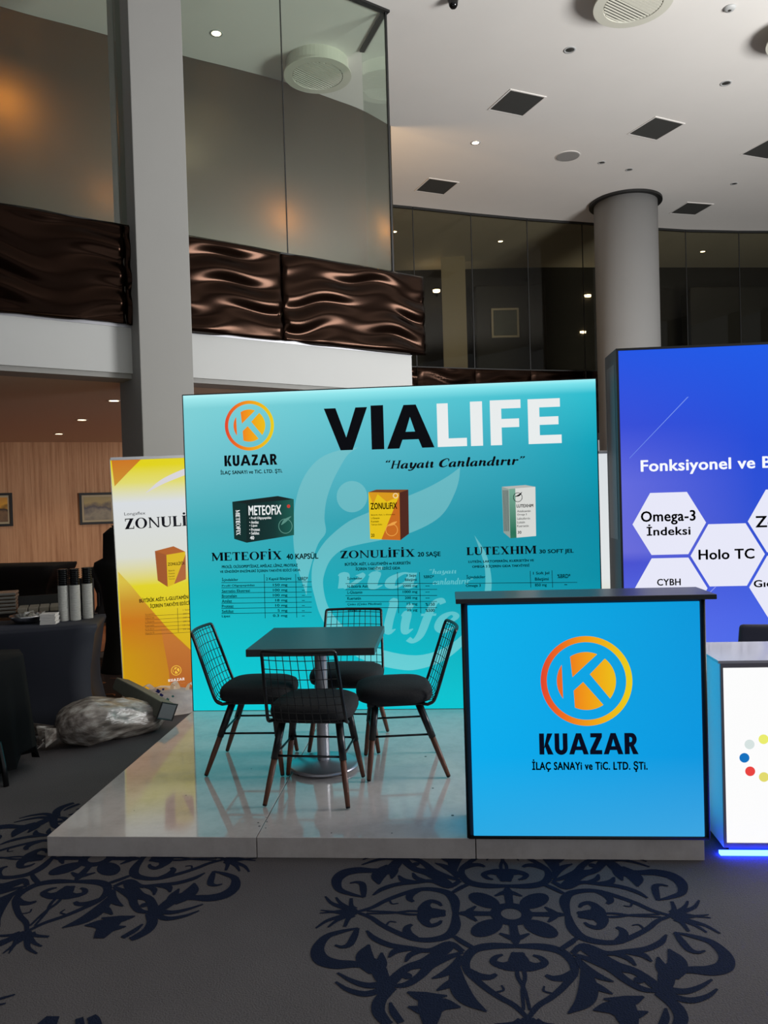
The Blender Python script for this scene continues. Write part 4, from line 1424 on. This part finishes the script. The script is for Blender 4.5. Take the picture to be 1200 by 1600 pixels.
wc = thing('white_counter', 'white backlit counter with coloured dots and blue glow at its foot', 'counter', (3.1, .06, 0))
WCH = .857
MB().box((0, 0, .03), (1.1, .4, WCH)).build('body', mat('pale_body', (232, 236, 240), .45), wc, bevel=.004)
MB().box((.012, -.004, .055), (1.088, .002, WCH - .02)).build('lit_front', lit('white_front', (252, 252, 252), 1.0), wc)
fr = MB()
for (a, b) in (((0, -.01, .035), (.011, 0, WCH)), ((1.089, -.01, .035), (1.1, 0, WCH)), ((.011, -.01, WCH - .02), (1.089, 0, WCH)), ((.011, -.01, .035), (1.089, 0, .055))):
    fr.box(a, b)
fr.build('frame', mat('grey_frame', (130, 126, 136), .5), wc)
MB().box((-.01, -.012, WCH), (1.11, .42, WCH + .012)).build('counter_top', mat('gloss_top', (196, 194, 206), .12, spec=.7), wc)
MB().box((.03, .02, 0), (1.07, .38, .03)).build('plinth', M['dark_trim'], wc)
MB().box((-.02, -.02, .004), (1.1, .005, .018)).build('light_strip', glow('blue_led', (24, 50, 255), 60.0), wc)
Ws = Sign(wc, -.004)
for (px, py, c) in ((1171, 1163, (214, 226, 224)), (1163, 1184, (10, 112, 190)), (1172, 1205, (232, 66, 62)), (1193, 1155, (234, 236, 110)), (1193.5, 1214, (226, 218, 110)), (1215, 1163, (120, 190, 90)), (1222, 1184, (240, 150, 40)), (1215, 1206, (90, 160, 210))):
    c0 = Ws.at(px, py)
    Ws.put('dot', [[ell(c0[0], c0[1], .0215, .0215, 28)]], lit('dot_%d' % px, c), .001)

# chair behind that counter
oc = thing('office_chair', 'dark office chair whose back shows above the white counter', 'chair', (3.82, 1.15, 0))
bk = MB()
def ob(u, v):
    x = (u - .5) * .5 * (1 - .12 * abs(v - .5))
    return (x, -.04 * math.cos((u - .5) * 2.2), .5 + .34 * v)
bk.grid(ob, 12, 8)
o = bk.build('backrest', mat('office_fabric', (62, 60, 70), .8), oc, smooth=True)
s = o.modifiers.new('thickness', 'SOLIDIFY'); s.thickness = .05
b = o.modifiers.new('bevel', 'BEVEL'); b.width = .02; b.segments = 3
MB().box((-.24, .02, .40), (.24, .46, .47)).build('seat', M['black_fabric'], oc, bevel=.03)
MB().tube([(0, .24, .08), (0, .24, .4)], .03, 12).build('gas_column', M['black_metal'], oc, smooth=True)
for k in range(5):
    a = 2 * PI * k / 5
    lg = MB().tube([(0, .24, .1), (.26 * math.cos(a), .24 + .26 * math.sin(a), .06)], [.025, .016], 8).build('leg', M['black_metal'], oc)
    MB().lathe([(.02, 0), (.025, .02), (.02, .045)], 10, (.26 * math.cos(a), .24 + .26 * math.sin(a), 0)).build('castor', M['rubber'], lg)
MB().box((-.03, -.02, .36), (.03, .1, .56)).build('back_bracket', M['black_metal'], oc)

# pale banner seen in the gap between the two walls
pb = thing('pale_banner', 'narrow glimpse of a pale banner between the two display walls', 'banner', (2.9, 2.62, 0))
MB().box((0, 0, .08), (.8, .004, 1.93)).build('printed_sheet', lit('pale_sheet', None, .9, left=[(0, (216, 206, 140)), (.35, (226, 226, 190)), (.5, (236, 240, 240)), (1, (226, 232, 236))], h=1.93), pb)
MB().tube([(0, 0, 1.935), (.8, 0, 1.935)], .012, 8).build('top_rail', M['brushed_steel'], pb)
MB().box((-.02, -.06, 0), (.82, .1, .08)).build('cassette', M['brushed_steel'], pb, bevel=.02)

# ================================================================== YELLOW BANNER
YY = 2.66
yb = thing('yellow_banner', 'tall yellow and white backlit banner standing partly behind the turquoise wall', 'banner', (-.748, YY, 0))
yb.rotation_euler = (0, -.022, math.radians(20))
BT = 2.015
ymat = lit('banner_print', None, 1.0, left=[(0, (206, 150, 0)), (.3, (214, 180, 0)), (.48, (222, 208, 30)), (.6, (214, 216, 206)), (.82, (214, 218, 222)), (.9, (222, 216, 110)), (.97, (222, 208, 0)), (1, (222, 206, 0))], h=BT)
MB().box((0, 0, .09), (.85, .006, BT)).build('printed_sheet', ymat, yb)
MB().box((0, -.008, BT - .012), (.85, .012, BT + .012)).build('top_rail', mat('pale_rail', (206, 206, 210), .4), yb, bevel=.003)
MB().box((-.005, -.004, .09), (.0, .008, BT)).build('edge_profile', mat('rail_white', (214, 214, 208), .5), yb)
MB().box((-.02, -.08, 0), (.87, .12, .09)).build('cassette', M['brushed_steel'], yb, bevel=.02)
Y = Sign(yb, 0.0)
Y.pxpoly('print_wedge', [(174, 718.5), (222, 716), (200, 738), (179, 760)], lit('print_orange', None, .92, left=[(.75, (222, 200, 60)), (.92, (206, 140, 40)), (1, (206, 116, 20))], h=BT), .0008)
Y.put('print_swoosh', [stroke([Y.at(330, 722), Y.at(292, 736), Y.at(255, 752), Y.at(228, 770)], [.03, .05, .04, .004])], lit('print_pale', (222, 218, 222), .92), .0008)
orange = lit('print_orange_field', None, .92, left=[(0, (210, 160, 0)), (.2, (206, 150, 0)), (.34, (206, 120, 10)), (.42, (206, 150, 40)), (.5, (222, 196, 70))], right=[(0, (184, 96, 30)), (.3, (190, 106, 20)), (.5, (214, 170, 0))], w=.75, h=BT)
Y.pxpoly('print_field', [(184.5, 893), (205, 915), (222, 936), (262, 982), (330, 1045), (330, 1098), (197, 1098)], orange, .0008)
Y.pxpoly('print_field', [(250, 975), (330, 1045), (330, 1098), (268, 1098), (264, 1050)], lit('print_russet', None, .92, left=[(0, (176, 92, 30)), (.25, (196, 116, 40)), (.4, (206, 124, 10))], h=BT), .0012)
def ytext(s_, x0, yb, x1, h, m=None, wt=.03, name='caption'):
    # h: letter height in the image at the left end of the line
    a_, t_, r_ = Y.at(x0, yb), Y.at(x0, yb - h), Y.at(x1, yb)
    keep = Y.at
    Y.at = lambda px, py: (a_ if px == 0 else (r_[0], t_[1]))
    Y.text(name, s_, (0, 0), (1, 1), m or M['black_ink'], wt)
    Y.at = keep
Y.text('caption', 'Longaflex', (194.5, 807), (227, 799), mat('grey_ink', (50, 50, 60), .6))
serif(Y, 'ZONULİFİX', (195.5, 827), (333, 803))
Y.text('caption', '20 SAŞE', (292.5, 834), (330, 828), M['black_ink'], .02)
bxm = draw_ink('box_brown', (160, 84, 34), .92)
Y.pxpoly('box_picture', [(242, 861), (260, 867), (262, 917), (246.5, 907)], bxm, .001)
Y.pxpoly('box_picture', [(260, 867), (289.5, 862), (290.5, 905), (262, 917)], draw_ink('box_yellow', (222, 186, 16), .92), .001)
Y.pxpoly('box_picture', [(242, 861), (271, 853.5), (289.5, 862), (260, 867)], draw_ink('box_brown2', (178, 96, 34), .92), .001)
Y.pxpoly('box_picture', [(290, 866), (290.5, 905), (272, 912.5)], draw_ink('box_rust', (176, 100, 50), .92), .0014)
Y.text('picture_lettering', 'ZONULİFİX', (262.5, 884), (288.5, 876), M['black_ink'], .02)
for i in range(4):
    Y.text('picture_lettering', ['Bütirik', 'Glutamin', 'Kuersetin', 'Takviye'][i], (263.5, 893 + i * 4.4), (273, 890 + i * 4.4), M['black_ink'])
ytext('BÜTİRİK ASİT, L-GLUTAMİN ve KUERSETİN', 218, 942.5, 334, 8.2)
ytext('İÇEREN TAKVİYE EDİCİ GIDA', 235, 951, 312, 8.2)
YL = []
for k in range(6):
    YL.append([[Y.at(227, 962.5 + k * 5.8), Y.at(330, 956.5 + k * 5.8), Y.at(330, 957 + k * 5.8), Y.at(227, 963 + k * 5.8)]])
YL.append([[Y.at(277, 950), Y.at(277.6, 950), Y.at(279, 988), Y.at(278.4, 988)]])
Y.put('table_rules', YL, mat('rule_ink', (70, 46, 10), .6), .0016)
for k, s_ in enumerate(('İçindekiler', 'N-Bütirik Asit', 'L-Glutamin', 'Kuersetin', 'Çinko', 'Vitamin D')):
    Y.text('table_entry', s_, (227, 961.5 + k * 5.9), (241, 957.5 + k * 5.9), mat('entry_ink', (90, 50, 10), .6) if k == 0 else bpy.data.materials['entry_ink'])
    Y.text('table_entry', ('1 Saşe', '2000 mg', '1000 mg', '200 mg', '15 mg', '25 µg')[k], (286, 955 + k * 6), (297, 951 + k * 6), bpy.data.materials['entry_ink'])
Y.logo('ring_logo', (275.3, 1047.5), 8.2, lambda c, r: lit('logo_gold', (240, 190, 60), .95))
Y.put('logo_lettering', Y.fit(typeset('KUAZAR', sans_glyph, .09), (263, 1065.5), (288.5, 1058.5)), lit('banner_white', (240, 226, 214), .95))
Y.text('logo_lettering', 'İLAÇ SANAYİ ve TİC. LTD. ŞTİ.', (261, 1070), (290, 1066.5), bpy.data.materials['banner_white'])

# ================================================================== LEFT SIDE: BUFFET TABLE, BUNDLES
M['navy_cloth'] = mat('navy_cloth', (18, 22, 35), .7, noise=.1, nscale=8)
M['black_cloth'] = mat('black_cloth', (7, 7, 8), .9, spec=.2)
def stretch_table(name, label, corners, ztop, material, pinch=.09, foot=.0, legs=True):
    """stretch cloth pulled down to the feet of a table: sides pinch in between top and floor"""
    c = sum((Vector(p) for p in corners), Vector((0, 0))) / 4
    t = thing(name, label, 'table', (c.x, c.y, 0))
    mb = MB()
    lev = [(0.0, foot), (.15, -pinch * .5), (.35, -pinch), (.55, -pinch), (.75, -pinch * .6), (.9, -.02), (.965, 0), (1.0, -.004)]
    n = 12
    loops = []
    for (v, off) in lev:
        loop = []
        for i in range(4):
            a, b = Vector(corners[i]) - c, Vector(corners[(i + 1) % 4]) - c
            for k in range(n):
                u = k / n
                p = a.lerp(b, u)
                sag = .5 * off * math.sin(PI * u)
                q = p * (1 + (off * (1 if v < .95 else 1)) / max(p.length, .3)) + p.normalized() * sag
                zz = ztop * v
                if v == 0:
                    zz = .015 + .05 * math.sin(PI * u)
                loop.append((q.x, q.y, zz))
        loops.append(loop)
    m = 4 * n
    for l in loops:
        mb.v += l
    for j in range(len(lev) - 1):
        for i in range(m):
            a, b = j * m + i, j * m + (i + 1) % m
            mb.f.append((a, b, b + m, a + m))
    mb.f.append(tuple((len(lev) - 1) * m + i for i in range(m)))
    mb.build('stretch_cover', material, t, smooth=True)
    for p in corners:
        q = (Vector(p) - c) * .72
        MB().tube([(q.x, q.y, 0), (q.x, q.y, ztop * .9)], .016, 8).build('leg', M['black_metal'], t)
    return t
TZ = .76
stretch_table('buffet_table', 'table under a dark navy stretch cover carrying cups and trays', [(-.69, 2.08), (-.86, 2.62), (-2.55, 1.95), (-2.38, 1.41)], TZ, M['navy_cloth'], .06)
# second table almost outside the frame, with a hanging black cloth
t2 = thing('draped_table', 'table at the left edge under a black cloth hanging to the floor', 'table', (-1.3, 1.0, 0))
dr = MB()
prof = [(-.62, -.36), (.46, -.30), (.56, .16), (.42, .36), (-.62, .3)]
def drape_loop(z, k):
    out = []
    for i in range(len(prof)):
        a, b = Vector(prof[i]), Vector(prof[(i + 1) % len(prof)])
        for j in range(10):
            p = a.lerp(b, j / 10)
            w = (1 - z / .72)
            r = 1 + .10 * w + .05 * w * math.sin(j * 2.1 + i * 1.3)
            zz = z
            if z < .01:
                zz = .07 + .09 * max(0, math.sin(j * .63 + i * 2.0))
            out.append((p.x * r, p.y * r, zz))
    return out
lv = [0, .12, .3, .5, .66, .715, .72]
for z in lv:
    dr.v += drape_loop(z, 0)
m = len(prof) * 10
for j in range(len(lv) - 1):
    for i in range(m):
        a, b = j * m + i, j * m + (i + 1) % m
        dr.f.append((a, b, b + m, a + m))
dr.f.append(tuple((len(lv) - 1) * m + i for i in range(m)))
dr.build('black_cloth', M['black_cloth'], t2, smooth=True)
MB().tube([(.35, -.02, .7), (.5, -.06, .3), (.56, -.1, .12), (.585, -.12, 0)], .016, 8).build('leg', M['black_metal'], t2, smooth=True)
for (x, y) in ((-.55, -.3), (.36, .24), (-.55, .24)):
    MB().tube([(x, y, .7), (x, y, 0)], .016, 8).build('leg', M['black_metal'], t2)

# stacks of paper cups with black lids
M['cup'] = mat('cup_paper', (188, 188, 182), .7)
M['lid'] = mat('lid_black', (16, 17, 18), .25)
cup_prof = []
for k in range(34):
    z = .008 * k
    cup_prof += [(.037, z), (.0395, z + .003), (.0395, z + .0055), (.037, z + .0075)]
lid_prof = []
for k in range(9):
    z = .272 + k * .0145
    lid_prof += [(.034, z), (.0395, z + .003), (.0395, z + .007), (.03, z + .011)]
cup_me = MB().lathe(cup_prof, 24).mesh('cups'); cup_me.materials.append(M['cup'])
lid_me = MB().lathe(lid_prof, 24).mesh('lids'); lid_me.materials.append(M['lid'])
for (px, py, lab) in ((96.5, 971, 'left of the three paper cup stacks on the buffet table'), (114.5, 970, 'middle of the three paper cup stacks on the buffet table'), (134, 967, 'right of the three paper cup stacks on the buffet table')):
    p = on_z(px, py, TZ)
    t = thing('cup_stack', lab, 'cup stack', (p.x, p.y + .04, TZ), 0, 'paper cup stacks')
    link('cups', cup_me, None, t)
    link('lids', lid_me, None, t)
p0, p1 = on_z(88, 968, TZ), on_z(146, 962, TZ)
t = thing('cup_rack', 'low black wire rack behind the paper cup stacks', 'rack', (p0.x, p0.y + .19, TZ))
MB().box((0, -.012, 0), (p1.x - p0.x, .012, .3)).build('back_panel', M['black_metal'], t, bevel=.004)
MB().box((0, -.02, 0), (p1.x - p0.x, .06, .012)).build('foot', M['black_metal'], t)

# napkins, foil bowl, tea box, trays
p = on_z(72, 976, TZ)
nb = thing('napkin_stack', 'small block of white paper napkins in front of the cup stacks', 'napkins', (p.x, p.y + .05, TZ), .2)
for k in range(7):
    MB().box((-.055 + .002 * (k % 3), -.05 - .002 * (k % 2), k * .0115), (.055 + .003 * ((k + 1) % 3), .05, k * .0115 + .0095)).build('napkin', mat('napkin', (206, 203, 198), .9) if k == 0 else bpy.data.materials['napkin'], nb)
p = on_z(30, 977, TZ)
fb = thing('steel_bowl', 'shallow shiny steel bowl with crumpled wrappers left of the napkins', 'bowl', (p.x + .0, p.y + .13, TZ))
M['chrome'] = mat('chrome', (200, 200, 200), .15, metal=1)
MB().lathe([(.06, 0), (.1, .012), (.13, .045), (.135, .06), (.128, .058), (.1, .02), (.02, .01)], 32).build('dish', M['chrome'], fb, smooth=True)
cr = MB()
for k in range(14):
    a, r = random.uniform(0, 6.28), random.uniform(.0, .09)
    x, y, z = r * math.cos(a), r * math.sin(a), .04 + random.uniform(0, .02)
    vs = [(x + random.uniform(-.03, .03), y + random.uniform(-.03, .03), z + random.uniform(-.015, .03)) for _ in range(4)]
    cr.add(vs, [(0, 1, 2), (0, 2, 3), (0, 3, 1), (1, 3, 2)])
cr.build('wrappers', mat('foil', (190, 188, 180), .3, metal=.7), fb)
p = on_z(60, 957, TZ)
tx = thing('tea_box', 'open tea box with rows of sachets behind the napkins', 'box', (p.x, p.y + .02, TZ), .45)
MB().box((-.17, -.13, 0), (.17, .13, .015)).build('tray', M['dark_trim'], tx)
for i in range(4):
    for j in range(3):
        MB().box((-.16 + i * .081, -.122 + j * .082, .015), (-.16 + i * .081 + .074, -.122 + j * .082 + .074, .055)).build('sachet_row', mat('sachet', (128, 122, 110), .7) if i + j == 0 else bpy.data.materials['sachet'], tx, bevel=.006)
MB().box((-.17, .128, 0), (.17, .14, .13)).build('lid', M['dark_trim'], tx)
p = on_z(-22, 962, TZ)
ty = thing('tray_stack', 'stack of glassy serving trays at the left edge of the buffet table', 'trays', (p.x, p.y + .16, TZ), .4)
for k in range(6):
    MB().box((-.16, -.12, k * .03), (.16, .12, k * .03 + .022)).build('tray', mat('tray_grey', (120, 118, 112), .2) if k == 0 else bpy.data.materials['tray_grey'], ty, bevel=.006)

# plastic-wrapped bundle, grey case, white carrier bag
def crumple(nu, nv, fn, amp, seed, freq=(1.0, 1.0, 1.0), floor_z=.004):
    off = Vector((seed * 7.3, seed * 3.1, seed * 1.7))
    mb = MB()
    def f(u, v):
        p, n = fn(u, v)
        q = Vector((p[0] * freq[0], p[1] * freq[1], p[2] * freq[2]))
        d = (1 - 2 * abs(noise.noise(q * 5 + off))) * .6 + (1 - 2 * abs(noise.noise(q * 11 + off * 2))) * .3 + noise.noise(q * 2.2 + off) * .8 - .35
        q = Vector(p) + Vector(n) * d * amp
        q.z = max(q.z, floor_z)
        return q
    mb.grid(f, nu, nv)
    return mb

def film(name, ramp, trans):
    m, nt, b = new_mat(name)
    tc = nt.nodes.new('ShaderNodeTexCoord')
    n = nt.nodes.new('ShaderNodeTexNoise'); n.inputs['Scale'].default_value = 9; n.inputs['Detail'].default_value = 6
    mp = nt.nodes.new('ShaderNodeMapping'); mp.inputs['Scale'].default_value = (1, 3, 3)
    nt.links.new(tc.outputs['Object'], mp.inputs[0]); nt.links.new(mp.outputs[0], n.inputs['Vector'])
    col = ramp_node(nt, ramp, n.outputs['Fac'])
    nt.links.new(col, b.inputs['Base Color'])
    b.inputs['Roughness'].default_value = .25
    b.inputs['Specular IOR Level'].default_value = .8
    bp = nt.nodes.new('ShaderNodeBump'); bp.inputs['Strength'].default_value = .6; bp.inputs['Distance'].default_value = .02
    nt.links.new(n.outputs['Fac'], bp.inputs['Height'])
    nt.links.new(bp.outputs['Normal'], b.inputs['Normal'])
    t = nt.nodes.new('ShaderNodeBsdfTranslucent')
    nt.links.new(col, t.inputs[0])
    mx = nt.nodes.new('ShaderNodeMixShader'); mx.inputs[0].default_value = trans
    out = nt.nodes['Material Output']
    nt.links.new(b.outputs[0], mx.inputs[1]); nt.links.new(t.outputs[0], mx.inputs[2])
    nt.links.new(mx.outputs[0], out.inputs[0])
    return m
M['film'] = film('plastic_film', [(.3, (92, 84, 78)), (.5, (140, 130, 122)), (.68, (186, 180, 172))], .15)
bd = thing('wrapped_bundle', 'large bundle wrapped in clear crinkled plastic on the carpet beside the platform', 'bundle', (-.45, 1.80, 0), math.radians(42))
def blob(u, v):
    x = -.40 + .80 * u
    a = 2 * PI * v
    env = max(0.0, 1 - abs(2 * u - 1) ** 3.2) ** .5
    k = 1.12 - .55 * max(0, u - .3)
    y = math.cos(a) * .175 * env * k
    z = .135 * k + math.sin(a) * .145 * env * k
    return (x, y, max(z, .004)), (0, math.cos(a), math.sin(a))
crumple(90, 72, blob, .042, 3, (.45, 1.3, 1.3)).build('plastic_wrap', M['film'], bd, smooth=True)
nk = MB()
for k in range(9):
    a = .35 * (k - 4)
    nk.add([(-.37, -.03 + .008 * k, .1), (-.37, -.02 + .008 * k, .15), (-.50 - .02 * (k % 3), .14 * math.sin(a), .13 + .07 * math.cos(k * 1.7)), (-.49, .14 * math.sin(a) + .04, .06 + .03 * math.sin(k))], [(0, 1, 2), (0, 2, 3)])
nk.build('gathered_end', M['film'], bd)

gb = thing('grey_case', 'long grey box-shaped soft case lying across the wrapped bundle', 'case', (0, 0, 0))
a = Vector((-.63, 2.29, .27)); b = Vector((-.10, 1.87, .165))
d = (b - a).normalized(); sd = Vector((d.y, -d.x, 0)).normalized(); up = sd.cross(d)
if up.z < 0:
    up = -up
sd, up = (sd * math.cos(.35) + up * math.sin(.35)), (up * math.cos(.35) - sd * math.sin(.35))
cs_ = [(-1, -1), (1, -1), (1, 1), (-1, 1)]
vs = []
for (p, wd, ht) in ((a, .04, .03), (a.lerp(b, .05), .058, .046), (a.lerp(b, .5), .062, .054), (b, .064, .056)):
    for (i, j) in cs_:
        vs.append(p + sd * wd * i + up * ht * j)
mb = MB(); fs = []
for k in range(3):
    for i in range(4):
        fs.append((k * 4 + i, k * 4 + (i + 1) % 4, k * 4 + 4 + (i + 1) % 4, k * 4 + 4 + i))
fs += [(0, 1, 2, 3), (12, 13, 14, 15)]
mb.add(vs, fs).build('case_body', mat('grey_canvas', (92, 94, 84), .8, noise=.15, nscale=30, bump=.2), gb, bevel=.008)
e = [b + sd * .066 * i + up * .058 * j + d * .002 for (i, j) in cs_]
MB().tube(e, .006, 6, closed=True).build('black_edging', M['black_metal'], gb)
MB().add([b + sd * .06 * i + up * .052 * j + d * .004 for (i, j) in cs_], [(0, 1, 2, 3)]).build('end_panel', mat('end_grey', (84, 86, 88), .7), gb)

cb = thing('carrier_bag', 'crumpled white plastic carrier bag between the yellow banner and the platform', 'bag', (-.29, 2.41, 0))
def bagf(u, v):
    a = 2 * PI * u
    r = .235 * (math.sin(PI * (.14 + .82 * v)) ** .55)
    z = .005 + .19 * v
    return (r * math.cos(a) * 1.2, r * math.sin(a) * .62, z), (math.cos(a), math.sin(a), .35)
M['bag'] = film('bag_plastic', [(.3, (232, 232, 236)), (.5, (246, 246, 248)), (.7, (254, 254, 254))], .8)
crumple(80, 36, bagf, .055, 8).build('bag_body', M['bag'], cb, smooth=True)
for (x, y, hh, w) in ((.07, -.03, .09, .03), (.2, -.02, .08, .04), (-.16, .0, .06, .05)):
    hm = MB()
    path = catmull([(x - w, y, .16), (x - w * .8, y, .16 + hh * .7), (x, y - .015, .17 + hh), (x + w * .7, y, .16 + hh * .65), (x + w, y, .16)], 5)
    for q in path:
        hm.v += [(q.x - .012, q.y - .012, q.z - .006), (q.x + .012, q.y + .012, q.z + .004)]
    hm.f = [(2 * i, 2 * i + 2, 2 * i + 3, 2 * i + 1) for i in range(len(path) - 1)]
    hm.build('bag_handle', M['bag'], cb, smooth=True)
bs_ = Sign(cb, -.16)
blots = []
for (px, py, r, col) in ((247, 1080, .018, 0), (252, 1086, .014, 0), (244, 1085, .012, 0), (255, 1077, .01, 0), (262, 1093, .014, 1), (270, 1088, .01, 1), (272, 1105, .012, 1)):
    c0 = bs_.at(px, py)
    blots.append((col, [[(c0[0] + r * (1 + .4 * math.sin(3 * k + px)) * math.cos(k * .5236), c0[1] + r * .8 * (1 + .4 * math.cos(2 * k + py)) * math.sin(k * .5236)) for k in range(12)]]))
bs_.put('bag_print', [q for c_, q in blots if c_ == 0], mat('bag_blue', (36, 44, 130), .5), 0, label='dark blue print on the bag')
bs_.put('bag_print', [q for c_, q in blots if c_ == 1], mat('bag_teal', (60, 130, 130), .5), 0, label='teal print on the bag')

# spandex tables and the draped stand in the lounge
q = on_z(45, 886, .76)
stretch_table('lounge_table', 'black-draped low table far behind the buffet table at the left', [(q.x + .55, q.y - .35), (q.x + .55, q.y + .4), (q.x - 1.4, q.y + .4), (q.x - 1.4, q.y - .35)], .8, M['black_cloth'], .16)
q = on_z(178, 888, .76)
stretch_table('lounge_table', 'black-draped table in the lounge partly hidden by the yellow banner', [(q.x + .7, q.y - .35), (q.x + .7, q.y + .4), (q.x - .25, q.y + .4), (q.x - .25, q.y - .35)], .8, M['black_cloth'], .14)
ds = thing('draped_stand', 'tall black draped stand just left of the yellow banner', 'stand', (-1.29, 4.02, 0))
MB().lathe([(.27, 0), (.25, .03), (.2, .3), (.19, .5), (.23, .85), (.29, 1.03), (.28, 1.08), (.2, 1.12), (.19, 1.36), (.12, 1.42)], 32).build('black_drape', M['black_cloth'], ds, smooth=True)
MB().lathe([(.1, 1.42), (.11, 1.44), (.02, 1.45)], 16).build('finial', M['black_metal'], ds, smooth=True)

# lounge wall pictures
wd = Vector((9.6, 4.85)).normalized()
def picture(label, px0, px1, py0, py1, sky):
    A0, B0 = Vector((-9.8, 10.17)), Vector((-.2, 15.02))
    n = Vector((wd.y, -wd.x))
    def hit(px, py):
        d = ray(px, py)
        t = n.dot(A0 - CAM.to_2d()) / n.dot(d.to_2d())
        return CAM + d * t
    a, b = hit(px0, py1), hit(px1, py0)
    w = (b - a).to_2d().length; h = b.z - a.z
    t = thing('framed_painting', label, 'painting', (a.x + n.x * .005, a.y + n.y * .005, a.z), math.atan2(wd.y, wd.x), 'paintings on the lounge wall')
    MB().box((.03, -.02, .03), (w - .03, 0, h - .03)).build('mount', mat('mount_cream', (176, 160, 130), .7), t)
    art, nt, bs = new_mat('painted_landscape')
    nz = nt.nodes.new('ShaderNodeTexNoise'); nz.inputs['Scale'].default_value = 5; nz.inputs['Detail'].default_value = 6
    tc = nt.nodes.new('ShaderNodeTexCoord')
    nt.links.new(tc.outputs['Object'], nz.inputs['Vector'])
    sp_ = nt.nodes.new('ShaderNodeSeparateXYZ'); nt.links.new(tc.outputs['Object'], sp_.inputs[0])
    ma = nt.nodes.new('ShaderNodeMath'); ma.operation = 'MULTIPLY_ADD'; ma.inputs[1].default_value = .5
    nt.links.new(nz.outputs['Fac'], ma.inputs[0]); nt.links.new(sp_.outputs[2], ma.inputs[2])
    nt.links.new(ramp_node(nt, sky, ma.outputs[0]), bs.inputs['Base Color'])
    MB().box((.09, -.026, .09), (w - .09, -.02, h - .09)).build('canvas', art, t)
    for (u, v) in (((0, -.05, 0), (w, .0, .05)), ((0, -.05, h - .05), (w, 0, h)), ((0, -.05, .05), (.05, 0, h - .05)), ((w - .05, -.05, .05), (w, 0, h - .05))):
        MB().box(u, v).build('frame_rail', M['dark_trim'], t)
picture('framed lake landscape on the striped wall just left of the yellow banner', 125, 180, 769, 820, [(.2, (70, 66, 70)), (.45, (150, 140, 120)), (.6, (84, 78, 84)), (.75, (170, 150, 100)), (1, (150, 136, 96))])
picture('framed sunset landscape at the left edge of the striped wall', -36, 19, 770, 824, [(.2, (50, 40, 40)), (.45, (130, 100, 70)), (.58, (40, 30, 30)), (.7, (220, 160, 50)), (1, (190, 130, 60))])
